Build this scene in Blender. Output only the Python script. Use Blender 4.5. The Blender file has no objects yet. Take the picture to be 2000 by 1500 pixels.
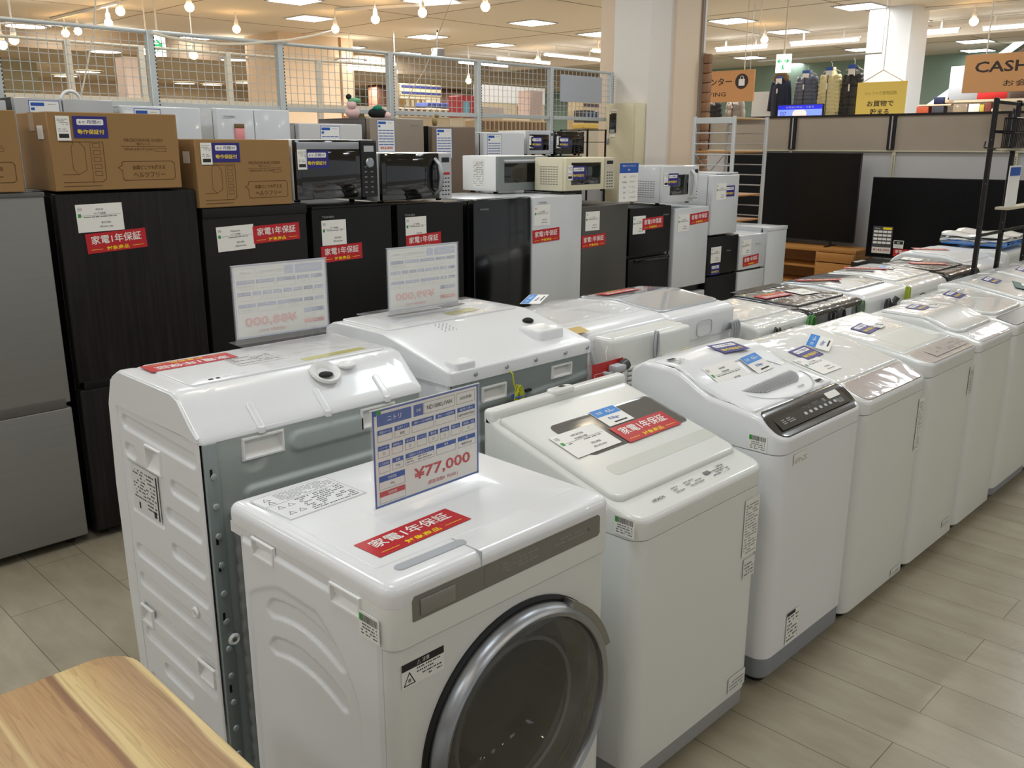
import bpy, bmesh, math, random
from mathutils import Vector, Matrix
PI = math.pi
SC = bpy.context.scene
COL = SC.collection
random.seed(7)

# ---------------------------------------------------------------- camera
FPX = 1739.0
YAW, PITCH, ROLL = math.radians(44.66), math.radians(15.06), math.radians(0.1)
EYE = Vector((0, 0, 1.62))
fw = Vector((math.cos(YAW)*math.cos(PITCH), math.sin(YAW)*math.cos(PITCH), -math.sin(PITCH)))
rt = Vector((math.sin(YAW), -math.cos(YAW), 0))
up = rt.cross(fw)
rt2 = math.cos(ROLL)*rt + math.sin(ROLL)*up
up2 = -math.sin(ROLL)*rt + math.cos(ROLL)*up
cd = bpy.data.cameras.new('camera'); cam = bpy.data.objects.new('camera', cd); COL.objects.link(cam)
cam.matrix_world = Matrix(((rt2.x, up2.x, -fw.x, EYE.x), (rt2.y, up2.y, -fw.y, EYE.y), (rt2.z, up2.z, -fw.z, EYE.z), (0, 0, 0, 1)))
cd.sensor_width = 36; cd.lens = FPX*36/2000; cd.clip_start = .02; cd.clip_end = 200
SC.camera = cam

def at(u, v, x=None, y=None, z=None):
    """where the sight line through photo point (u, v) meets a wall, shelf front or ceiling height of the real room"""
    d = (u-1000)/FPX*rt2 - (v-750)/FPX*up2 + fw
    if x is not None: t = (x-EYE.x)/d.x
    elif y is not None: t = (y-EYE.y)/d.y
    else: t = (z-EYE.z)/d.z
    return EYE + d*t

# ---------------------------------------------------------------- view and light
vs = SC.view_settings
vs.view_transform = 'Standard'; vs.look = 'None'; vs.exposure = 0.12; vs.gamma = 1.0; vs.use_curve_mapping = False
wd = bpy.data.worlds.new('world'); SC.world = wd; wd.use_nodes = True
wd.node_tree.nodes['Background'].inputs[0].default_value = (.94, .97, 1.0, 1)
wd.node_tree.nodes['Background'].inputs[1].default_value = .46

def lin(c):
    return tuple(((x/255)/12.92 if x/255 <= .04045 else (((x/255)+.055)/1.055)**2.4) for x in c)

def area_light(name, loc, sx, sy, power, col, rot=(0, 0, 0)):
    l = bpy.data.lights.new(name, 'AREA'); l.shape = 'RECTANGLE'; l.size = sx; l.size_y = sy
    l.energy = power; l.color = col
    o = bpy.data.objects.new(name, l); o.location = loc; o.rotation_euler = rot; COL.objects.link(o); return o

CEIL = 3.6
COOL = (.95, .97, 1.0); WARM = (1.0, .84, .62)
# recessed ceiling lights above the shop floor (outside the frame, the same kind as the ones in view)
for i, (x, y) in enumerate([(x, y) for x in (-2.2, .6, 3.4, 6.2, 9.0) for y in (-1.6, 1.4, 4.1, 6.8)]):
    area_light('ceiling_lamp_light', (x, y, CEIL-.03), .6, .6, 10 if y < 0 else 19, (.86, .94, 1.0))
for i, (x, y) in enumerate([(-1.0, .2), (-1.0, 2.6), (-1.2, 5.0), (1.8, -1.2), (4.6, -1.0), (7.4, -.6), (7.4, 2.2), (4.6, 2.8), (2.0, 2.8), (4.4, 5.4), (1.8, 5.4)]):
    area_light('spot_lamp_light', (x, y, 3.15), .12, .12, 5, WARM)

# ---------------------------------------------------------------- materials
MATS = {}
def mat(name, rgb, rough=.5, metal=0., coat=0., emit=0., spec=.5, alpha=1., bump=None, vary=None, trans=0., coatbump=0., brush=None, ecol=None):
    if name in MATS: return MATS[name]
    m = bpy.data.materials.new(name); m.use_nodes = True; MATS[name] = m
    nt = m.node_tree; b = nt.nodes['Principled BSDF']; N = nt.nodes; L = nt.links
    c = (*lin(rgb), 1)
    b.inputs['Base Color'].default_value = c; b.inputs['Roughness'].default_value = rough
    b.inputs['Metallic'].default_value = metal; b.inputs['Coat Weight'].default_value = coat
    b.inputs['Coat Roughness'].default_value = .06
    b.inputs['Specular IOR Level'].default_value = spec
    b.inputs['Alpha'].default_value = alpha; b.inputs['Transmission Weight'].default_value = trans
    if emit:
        b.inputs['Emission Color'].default_value = (*(lin(ecol) if ecol else lin(rgb)), 1); b.inputs['Emission Strength'].default_value = emit
    if bump or vary or coatbump or brush:
        tc = N.new('ShaderNodeTexCoord')
    if vary:
        n = N.new('ShaderNodeTexNoise'); n.inputs['Scale'].default_value = vary[0]; n.inputs['Detail'].default_value = 4
        L.new(tc.outputs['Object'], n.inputs['Vector'])
        r = N.new('ShaderNodeMix'); r.data_type = 'RGBA'
        r.inputs[6].default_value = tuple(x*(1-vary[1]) for x in c[:3])+(1,); r.inputs[7].default_value = tuple(min(1, x*(1+vary[1])) for x in c[:3])+(1,)
        L.new(n.outputs['Fac'], r.inputs[0]); L.new(r.outputs[2], b.inputs['Base Color'])
    if brush:   # stretched noise: brushed metal or printed wood grain (sx, sy, sz, second colour)
        mp = N.new('ShaderNodeMapping'); mp.inputs['Scale'].default_value = brush[0:3]
        L.new(tc.outputs['Object'], mp.inputs['Vector'])
        n = N.new('ShaderNodeTexNoise'); n.inputs['Scale'].default_value = 1; n.inputs['Detail'].default_value = 5; n.inputs['Roughness'].default_value = .7
        L.new(mp.outputs[0], n.inputs['Vector'])
        rp = N.new('ShaderNodeValToRGB'); rp.color_ramp.elements[0].position = .35; rp.color_ramp.elements[1].position = .68
        rp.color_ramp.elements[0].color = c; rp.color_ramp.elements[1].color = (*lin(brush[3]), 1)
        L.new(n.outputs['Fac'], rp.inputs[0]); L.new(rp.outputs[0], b.inputs['Base Color'])
    if bump:
        n = N.new('ShaderNodeTexNoise'); n.inputs['Scale'].default_value = bump[0]; n.inputs['Detail'].default_value = 3
        L.new(tc.outputs['Object'], n.inputs['Vector'])
        bp = N.new('ShaderNodeBump'); bp.inputs['Strength'].default_value = bump[1]; bp.inputs['Distance'].default_value = .01
        L.new(n.outputs['Fac'], bp.inputs['Height']); L.new(bp.outputs[0], b.inputs['Normal'])
    if coatbump:
        n = N.new('ShaderNodeTexNoise'); n.inputs['Scale'].default_value = 7; n.inputs['Detail'].default_value = 1.5; n.inputs['Distortion'].default_value = 1.5
        L.new(tc.outputs['Object'], n.inputs['Vector'])
        bp = N.new('ShaderNodeBump'); bp.inputs['Strength'].default_value = coatbump; bp.inputs['Distance'].default_value = .02
        L.new(n.outputs['Fac'], bp.inputs['Height']); L.new(bp.outputs[0], b.inputs['Coat Normal'])
    return m

white = mat('white_enamel', (232, 233, 234), .28, coat=.35)
offwhite = mat('warm_white_enamel', (226, 227, 222), .3, coat=.3)
wrapw = mat('film_wrapped_white', (228, 229, 226), .35, coat=1., coatbump=.16)
wrapb = mat('film_wrapped_black', (16, 15, 16), .3, coat=1., coatbump=.3)
wplast = mat('white_plastic', (236, 236, 234), .4)
ivory = mat('ivory_plastic', (222, 214, 186), .42)
greyp = mat('grey_plastic', (134, 137, 142), .5)
lgrey = mat('light_grey_plastic', (184, 186, 190), .45)
dgrey = mat('dark_grey_plastic', (62, 61, 60), .35)
black = mat('black_plastic', (12, 12, 13), .35)
rubber = mat('black_rubber', (18, 18, 18), .8)
gap = mat('shadow_gap', (20, 20, 20), .9)
zinc = mat('galvanised_steel', (176, 184, 182), .4, metal=.3, vary=(3, .1))
zincd = mat('galvanised_steel_dull', (146, 156, 156), .45, metal=.3, vary=(2, .1))
chrome = mat('satin_chrome', (172, 175, 180), .34, metal=.9)
bronze = mat('pinkish_panel', (176, 160, 152), .3, coat=1., coatbump=.12)
bandg = mat('grey_control_band', (120, 117, 110), .25, coat=.5)
dglass = mat('dark_glass', (9, 9, 9), .05, coat=.8)
wglass = mat('lid_window_grey', (104, 103, 99), .08, coat=.5)
clearg = mat('clear_acrylic', (255, 255, 255), .03, alpha=.07)
filmc = mat('clear_film', (255, 255, 255), .08, alpha=.16, coat=1., coatbump=.8)
doorglass = mat('door_glass', (58, 56, 48), .03, alpha=.5, coat=1.)
drum = mat('drum_steel', (150, 148, 138), .3, metal=.6)
steel_f = mat('brushed_fridge_steel', (132, 131, 127), .4, metal=.3, brush=(2, 2, 60, (136, 135, 131)))
dsteel = mat('dark_fridge_steel', (84, 82, 77), .36, metal=.3)
wood_blk = mat('black_woodgrain', (18, 15, 15), .5, spec=.25, brush=(60, 60, 2.2, (38, 34, 33)))
blk_gloss = mat('black_gloss_door', (10, 10, 11), .14, coat=.3)
blk_sat = mat('black_satin_door', (14, 13, 13), .38, spec=.3)
brn_sat = mat('brown_black_door', (26, 22, 21), .4, spec=.3)
champ = mat('champagne_door', (146, 133, 118), .3, metal=.3)
side_d = mat('dark_side', (90, 84, 80), .5)
whiteD = mat('white_fridge_door', (210, 212, 214), .25, coat=.4)
card = mat('cardboard', (152, 118, 74), .85, vary=(1.5, .05))
cardp = mat('carton_print', (96, 66, 36), .85)
tape = mat('carton_tape', (170, 138, 96), .15, coat=1.)
red = mat('print_red', (190, 22, 34), .4); redt = mat('print_red_text', (200, 60, 66), .5)
yel = mat('print_yellow', (250, 220, 20), .5); paper = mat('paper_white', (238, 236, 230), .6)
papwarm = mat('paper_warm', (226, 218, 208), .6); blue = mat('print_blue', (34, 84, 172), .45)
dblue = mat('print_navy', (38, 32, 122), .45); sky = mat('print_sky_blue', (30, 128, 210), .45)
ink = mat('print_black', (30, 30, 30), .6); inkg = mat('print_grey', (120, 120, 120), .6)
palp = mat('sheet_back', (230, 229, 222), .5); palblue = mat('showthrough_blue', (196, 200, 214), .6); palred = mat('showthrough_red', (232, 188, 184), .6); paly = mat('showthrough_ink', (212, 212, 206), .6)
green = mat('print_green', (48, 150, 62), .5); logo_s = mat('silver_mark', (150, 150, 150), .4, metal=.6)
oak = mat('oak_veneer', (176, 120, 58), .45, brush=(2, 2, 40, (190, 134, 70)))
tan = mat('sign_tan', (206, 148, 92), .6); tanD = mat('sign_brown_ink', (52, 34, 26), .6)
fence_m = mat('fence_grey_metal', (190, 194, 192), .4, metal=.2); fence_w = mat('fence_cream_metal', (226, 212, 188), .45)
blkmet = mat('black_steel', (26, 20, 20), .4, metal=.3)
wirem = mat('white_steel_rack', (198, 198, 196), .4)
panel_t = mat('partition_taupe', (160, 147, 130), .75, vary=(6, .04)); panel_g = mat('partition_grey', (182, 180, 178), .7)
tvblk = mat('tv_screen', (5, 5, 6), .22, spec=.25)
wallb = mat('pillar_beige', (226, 204, 178), .7, vary=(1, .03)); wallw = mat('pillar_white', (226, 218, 208), .7, vary=(1, .02))
cream_box = mat('cream_panel_metal', (212, 200, 166), .45); brick = mat('brown_brick', (150, 112, 84), .8, vary=(8, .3))
taupe = mat('far_taupe_wall', (134, 116, 98), .8); dbrown = mat('far_brown_wall', (96, 62, 46), .8)
bulb_e = mat('bulb_glow', (255, 206, 140), .3, emit=26); fix_e = mat('fixture_glow', (255, 252, 246), .3, emit=9)
tube_e = mat('tube_glow', (245, 250, 255), .3, emit=9); far_e = mat('far_lamp_glow', (255, 246, 226), .3, emit=5)
exit_w = mat('exit_sign_lit', (240, 255, 246), .4, emit=.75); exit_g = mat('exit_sign_green', (0, 170, 90), .4, emit=.9)
screen_e = mat('screen_lit_blue', (120, 146, 250), .4, emit=.9); screen_d = mat('screen_lit_navy', (30, 40, 210), .4, emit=.8)
ceil_m = mat('ceiling_board', (222, 212, 198), .85, vary=(.6, .03)); ceil_d = mat('ceiling_line', (150, 134, 118), .9)

def floor_mat():
    m = bpy.data.materials.new('vinyl_plank_floor'); m.use_nodes = True; nt = m.node_tree; N = nt.nodes; L = nt.links; b = N['Principled BSDF']
    tc = N.new('ShaderNodeTexCoord'); mp = N.new('ShaderNodeMapping'); mp.inputs['Rotation'].default_value = (0, 0, PI/2); mp.inputs['Location'].default_value = (-.55, .0+.19*.97, 0)
    L.new(tc.outputs['Object'], mp.inputs[0])
    br = N.new('ShaderNodeTexBrick'); br.offset = .37; br.inputs['Scale'].default_value = 1
    br.inputs['Brick Width'].default_value = .95; br.inputs['Row Height'].default_value = .19; br.inputs['Mortar Size'].default_value = .0016; br.inputs['Mortar Smooth'].default_value = .3
    br.inputs['Color1'].default_value = (*lin((172, 164, 145)), 1); br.inputs['Color2'].default_value = (*lin((163, 155, 136)), 1); br.inputs['Mortar'].default_value = (*lin((112, 104, 90)), 1)
    L.new(mp.outputs[0], br.inputs['Vector'])
    n = N.new('ShaderNodeTexNoise'); n.inputs['Scale'].default_value = 3; n.inputs['Detail'].default_value = 7; n.inputs['Roughness'].default_value = .6
    mp2 = N.new('ShaderNodeMapping'); mp2.inputs['Scale'].default_value = (3.2, 1, 1); L.new(tc.outputs['Object'], mp2.inputs[0]); L.new(mp2.outputs[0], n.inputs['Vector'])
    rp = N.new('ShaderNodeValToRGB'); rp.color_ramp.elements[0].position = .3; rp.color_ramp.elements[0].color = (.82, .8, .77, 1); rp.color_ramp.elements[1].position = .7; rp.color_ramp.elements[1].color = (1.06, 1.06, 1.04, 1)
    L.new(n.outputs['Fac'], rp.inputs[0])
    mx = N.new('ShaderNodeMix'); mx.data_type = 'RGBA'; mx.blend_type = 'MULTIPLY'; mx.inputs[0].default_value = 1
    L.new(br.outputs['Color'], mx.inputs[6]); L.new(rp.outputs[0], mx.inputs[7]); L.new(mx.outputs[2], b.inputs['Base Color'])
    b.inputs['Roughness'].default_value = .24; b.inputs['Specular IOR Level'].default_value = .5
    n2 = N.new('ShaderNodeTexNoise'); n2.inputs['Scale'].default_value = 60; L.new(tc.outputs['Object'], n2.inputs['Vector'])
    bp = N.new('ShaderNodeBump'); bp.inputs['Strength'].default_value = .12; bp.inputs['Distance'].default_value = .004; L.new(n2.outputs['Fac'], bp.inputs['Height']); L.new(bp.outputs[0], b.inputs['Normal'])
    return m

def table_mat():
    m = bpy.data.materials.new('printed_wood_top'); m.use_nodes = True; nt = m.node_tree; N = nt.nodes; L = nt.links; b = N['Principled BSDF']
    tc = N.new('ShaderNodeTexCoord'); sx = N.new('ShaderNodeSeparateXYZ'); L.new(tc.outputs['Object'], sx.inputs[0])
    def math_(op, a, bb=None):
        q = N.new('ShaderNodeMath'); q.operation = op
        for i, s in enumerate((a, bb)):
            if s is None: continue
            if isinstance(s, (int, float)): q.inputs[i].default_value = s
            else: L.new(s, q.inputs[i])
        return q.outputs[0]
    # strips run along Y; each strip has its own tone, grain lines wander
    wn = N.new('ShaderNodeTexNoise'); wn.inputs['Scale'].default_value = 2.2; wn.inputs['Detail'].default_value = 2
    mpw = N.new('ShaderNodeMapping'); mpw.inputs['Scale'].default_value = (1.6, 1, 1); L.new(tc.outputs['Object'], mpw.inputs[0]); L.new(mpw.outputs[0], wn.inputs['Vector'])
    xs = math_('ADD', sx.outputs['X'], math_('MULTIPLY', math_('SUBTRACT', wn.outputs['Fac'], .5), .03))
    mr = N.new('ShaderNodeMapRange'); mr.inputs['From Min'].default_value = 1.0; mr.inputs['From Max'].default_value = 1.42; L.new(xs, mr.inputs['Value'])
    wh = N.new('ShaderNodeTexWhiteNoise'); wh.noise_dimensions = '1D'; L.new(math_('FLOOR', math_('MULTIPLY', mr.outputs[0], 19)), wh.inputs['W'])
    rp = N.new('ShaderNodeValToRGB'); rp.color_ramp.interpolation = 'LINEAR'; e = rp.color_ramp.elements
    cols = [(0, (188, 147, 102)), (.10, (200, 165, 116)), (.17, (180, 139, 96)), (.27, (190, 155, 106)), (.36, (184, 149, 102)), (.375, (214, 187, 134)), (.40, (188, 151, 104)), (.60, (180, 143, 98)), (.615, (144, 105, 74)), (.635, (148, 109, 78)),
            (.65, (222, 197, 142)), (.70, (214, 187, 132)), (.74, (198, 165, 114)), (.80, (186, 151, 106)), (.90, (170, 137, 98)), (.915, (224, 199, 144)), (.94, (220, 193, 138)), (.95, (194, 151, 104))]
    e[0].position = 0; e[0].color = (*lin(cols[0][1]), 1); e[1].position = 1; e[1].color = (*lin((188, 143, 96)), 1)
    for p, c in cols[1:]:
        q = e.new(p); q.color = (*lin(c), 1)
    L.new(mr.outputs[0], rp.inputs[0])
    cmb = N.new('ShaderNodeCombineXYZ'); L.new(math_('MULTIPLY', xs, 17), cmb.inputs[0]); L.new(math_('MULTIPLY', sx.outputs['Y'], .7), cmb.inputs[1]); L.new(math_('MULTIPLY', wh.outputs['Value'], 17), cmb.inputs[2])
    g = N.new('ShaderNodeTexNoise'); g.inputs['Scale'].default_value = 1.6; g.inputs['Detail'].default_value = 3; g.inputs['Distortion'].default_value = 1.2; L.new(cmb.outputs[0], g.inputs['Vector'])
    band = math_('FRACT', math_('MULTIPLY', g.outputs['Fac'], 8))
    r2 = N.new('ShaderNodeValToRGB'); e = r2.color_ramp.elements; e[0].position = 0; e[0].color = (.78, .71, .64, 1); e[1].position = .4; e[1].color = (1, 1, 1, 1); q = e.new(.9); q.color = (1.04, 1.03, 1, 1)
    L.new(band, r2.inputs[0])
    cf = N.new('ShaderNodeCombineXYZ'); L.new(math_('MULTIPLY', sx.outputs['X'], 220), cf.inputs[0]); L.new(math_('MULTIPLY', sx.outputs['Y'], 6), cf.inputs[1])
    fn = N.new('ShaderNodeTexNoise'); fn.inputs['Scale'].default_value = 1; L.new(cf.outputs[0], fn.inputs['Vector'])
    r3 = N.new('ShaderNodeValToRGB'); e = r3.color_ramp.elements; e[0].position = .3; e[0].color = (.88, .86, .84, 1); e[1].position = .6; e[1].color = (1, 1, 1, 1); L.new(fn.outputs['Fac'], r3.inputs[0])
    m1 = N.new('ShaderNodeMix'); m1.data_type = 'RGBA'; m1.blend_type = 'MULTIPLY'; m1.inputs[0].default_value = .75; L.new(rp.outputs[0], m1.inputs[6]); L.new(r2.outputs[0], m1.inputs[7])
    m2 = N.new('ShaderNodeMix'); m2.data_type = 'RGBA'; m2.blend_type = 'MULTIPLY'; m2.inputs[0].default_value = 1; L.new(m1.outputs[2], m2.inputs[6]); L.new(r3.outputs[0], m2.inputs[7])
    L.new(m2.outputs[2], b.inputs['Base Color']); b.inputs['Roughness'].default_value = .38
    return m

# ---------------------------------------------------------------- mesh helpers
class MB:
    def __init__(s): s.v = []; s.f = []; s.m = []; s.mats = []; s.sm = []
    def mi(s, m):
        if m not in s.mats: s.mats.append(m)
        return s.mats.index(m)
    def add(s, vs_, fs, m, smooth=False):
        o = len(s.v); s.v += [tuple(p) for p in vs_]; k = s.mi(m)
        for f in fs: s.f.append([o+i for i in f]); s.m.append(k); s.sm.append(smooth)
        return s
    def box(s, x0, x1, y0, y1, z0, z1, m, bev=0, seg=2):
        if x0 > x1: x0, x1 = x1, x0
        if y0 > y1: y0, y1 = y1, y0
        if z0 > z1: z0, z1 = z1, z0
        if bev <= 0:
            v = [(x, y, z) for z in (z0, z1) for x, y in ((x0, y0), (x1, y0), (x1, y1), (x0, y1))]
            return s.add(v, [(3, 2, 1, 0), (4, 5, 6, 7), (0, 1, 5, 4), (1, 2, 6, 5), (2, 3, 7, 6), (3, 0, 4, 7)], m)
        bm = bmesh.new(); bmesh.ops.create_cube(bm, size=1)
        for v in bm.verts: v.co = Vector(((x0+x1)/2+v.co.x*(x1-x0), (y0+y1)/2+v.co.y*(y1-y0), (z0+z1)/2+v.co.z*(z1-z0)))
        bmesh.ops.bevel(bm, geom=bm.edges[:], offset=min(bev, .49*min(x1-x0, y1-y0, z1-z0)), segments=seg, affect='EDGES', profile=.5)
        bm.verts.index_update(); r = s.add([v.co[:] for v in bm.verts], [[v.index for v in f.verts] for f in bm.faces], m, True); bm.free(); return r
    def poly(s, pts, m): return s.add(pts, [list(range(len(pts)))], m)
    def prism(s, pts, ax, a, b, m, smooth=False):
        """pts 2D outline; extruded along axis ax ('x': pts=(y,z), 'y': (x,z), 'z': (x,y))"""
        def P(p, t): return (t, p[0], p[1]) if ax == 'x' else (p[0], t, p[1]) if ax == 'y' else (p[0], p[1], t)
        n = len(pts); v = [P(p, a) for p in pts]+[P(p, b) for p in pts]
        return s.add(v, [list(range(n))[::-1], list(range(n, 2*n))]+[(i, (i+1) % n, n+(i+1) % n, n+i) for i in range(n)], m, smooth)
    def tube(s, pts, r, m, seg=8, cap=True):
        pts = [Vector(p) for p in pts]; n = len(pts); rr = r if isinstance(r, (list, tuple)) else [r]*n
        V = []; prev = None
        for i, p in enumerate(pts):
            t = (pts[min(i+1, n-1)]-pts[max(i-1, 0)]).normalized()
            a = t.orthogonal().normalized() if prev is None else (prev-t*prev.dot(t)).normalized()
            prev = a; b = t.cross(a)
            for k in range(seg):
                w = 2*PI*k/seg; V.append(p+(a*math.cos(w)+b*math.sin(w))*rr[i])
        F = [(i*seg+k, i*seg+(k+1) % seg, (i+1)*seg+(k+1) % seg, (i+1)*seg+k) for i in range(n-1) for k in range(seg)]
        if cap: F += [list(range(seg))[::-1], list(range((n-1)*seg, n*seg))]
        return s.add(V, F, m, True)
    def lathe(s, prof, c, ax, m, seg=48, a0=0, a1=2*PI):
        """prof: (radius, offset along ax) pairs about centre c"""
        ax = Vector(ax).normalized(); a = ax.orthogonal().normalized(); b = ax.cross(a); c = Vector(c); n = len(prof)
        V = []
        for k in range(seg):
            w = 2*PI*k/seg; d = a*math.cos(w)+b*math.sin(w)
            V += [c+d*r+ax*h for r, h in prof]
        F = [(k*n+i, ((k+1) % seg)*n+i, ((k+1) % seg)*n+i+1, k*n+i+1) for k in range(seg) for i in range(n-1)]
        return s.add(V, F, m, True)
    def ball(s, c, r, m, seg=16, sc=(1, 1, 1)):
        V = []; F = []; h = seg//2
        for i in range(h+1):
            for k in range(seg):
                t = PI*i/h; w = 2*PI*k/seg
                V.append((c[0]+r*sc[0]*math.sin(t)*math.cos(w), c[1]+r*sc[1]*math.sin(t)*math.sin(w), c[2]+r*sc[2]*math.cos(t)))
        for i in range(h):
            for k in range(seg): F.append((i*seg+k, (i+1)*seg+k, (i+1)*seg+(k+1) % seg, i*seg+(k+1) % seg))
        return s.add(V, F, m, True)
    def slab(s, x0, x1, y0, y1, rad, zb, zt, m, e=.008, side=10, cn=6, eb=0, mt=None, rings=9):
        """rounded-rectangle plan from height zb(x,y) to zt(x,y); rad = corner radii (fl, fr, br, bl) or one; e = rounded top edge"""
        R = rad if isinstance(rad, (list, tuple)) else [rad]*4
        ZB = zb if callable(zb) else (lambda x, y: zb); ZT = zt if callable(zt) else (lambda x, y: zt)
        hw = min(x1-x0, y1-y0)/2
        def ring(d):
            X0, X1, Y0, Y1 = x0+d, x1-d, y0+d, y1-d; P = []
            rr = [max(.0005, min(r-d, hw-d)) if r-d > .0005 else .0005 for r in R]
            cs = [(X0+rr[0], Y0+rr[0], PI), (X1-rr[1], Y0+rr[1], 1.5*PI), (X1-rr[2], Y1-rr[2], 0), (X0+rr[3], Y1-rr[3], .5*PI)]
            for q in range(4):
                cx, cy, a = cs[q]; arc = [(cx+rr[q]*math.cos(a+PI/2*k/cn), cy+rr[q]*math.sin(a+PI/2*k/cn)) for k in range(cn+1)]
                P += arc
                nx, ny, na = cs[(q+1) % 4]; r2 = rr[(q+1) % 4]; st = (nx+r2*math.cos(na), ny+r2*math.sin(na)); en = arc[-1]
                for k in range(1, side): P.append((en[0]+(st[0]-en[0])*k/side, en[1]+(st[1]-en[1])*k/side))
            return P
        V = []; n = None; cnt = 0
        def push(d, f):
            nonlocal n, cnt
            P = ring(d); n = len(P)
            for (x, y) in P: V.append((x, y, f(x, y)))
            cnt += 1
        if eb: push(eb, ZB); push(0, lambda x, y: ZB(x, y)+eb)
        else: push(0, ZB)
        b0 = 0
        for k in range(5):
            a = PI/2*k/4; push(e*(1-math.cos(a)), lambda x, y, a=a: ZT(x, y)-e*(1-math.sin(a)))
        side_rings = cnt
        for k in range(1, rings+1): push(e+(hw-e-.0012)*k/rings, ZT)
        F = [(i*n+k, i*n+(k+1) % n, (i+1)*n+(k+1) % n, (i+1)*n+k) for i in range(cnt-1) for k in range(n)]
        s.add(V, F+[list(range(n))[::-1], list(range((cnt-1)*n, cnt*n))], m, True)
        return s
    def relief(s, o, ua, va, w, h, nu, nv, fn, m, nrm=None, skip=()):
        """grid w x h from corner o along unit axes ua, va; fn(u, v) = height along the normal"""
        o = Vector(o); ua = Vector(ua); va = Vector(va); nn = Vector(nrm) if nrm else ua.cross(va)
        V = [o+ua*(w*i/nu)+va*(h*j/nv)+nn*fn(w*i/nu, h*j/nv) for j in range(nv+1) for i in range(nu+1)]
        F = [(j*(nu+1)+i, j*(nu+1)+i+1, (j+1)*(nu+1)+i+1, (j+1)*(nu+1)+i) for j in range(nv) for i in range(nu) if not any(a <= w*(i+.5)/nu <= b and c <= h*(j+.5)/nv <= d for a, b, c, d in skip)]
        if ua.cross(va).dot(nn) < 0: F = [f[::-1] for f in F]
        return s.add(V, F, m, True)
    def mesh(s, name):
        me = bpy.data.meshes.new(name); me.from_pydata(s.v, [], s.f)
        for m in s.mats: me.materials.append(m)
        me.polygons.foreach_set('material_index', s.m); me.polygons.foreach_set('use_smooth', s.sm)
        me.update()
        try: me.set_sharp_from_angle(angle=math.radians(38))
        except Exception: pass
        return me
    def build(s, name, parent=None, label=None):
        o = bpy.data.objects.new(name, s.mesh(name)); COL.objects.link(o)
        if parent: o.parent = parent
        if label: o['label'] = label
        return o

def tag(o, label, cat, group=None, kind=None):
    o['label'] = label; o['category'] = cat
    if group: o['group'] = group
    if kind: o['kind'] = kind
    return o
def thing(name, label, cat, loc=(0, 0, 0), rz=0, group=None):
    o = bpy.data.objects.new(name, None); COL.objects.link(o); o.location = loc; o.rotation_euler = (0, 0, rz); o.empty_display_size = .05
    return tag(o, label, cat, group)
def struct(name, mb):
    o = mb.build(name); o['kind'] = 'structure'; return o
def copy_thing(root, loc, rz=0, label=None, group=None):
    r = root.copy(); COL.objects.link(r); r.location = loc; r.rotation_euler = (0, 0, rz)
    if label: r['label'] = label
    if group: r['group'] = group
    for ch in list(root.children):
        c = ch.copy(); COL.objects.link(c); c.parent = r
        for g in list(ch.children):
            d = g.copy(); COL.objects.link(d); d.parent = c
    return r

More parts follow.
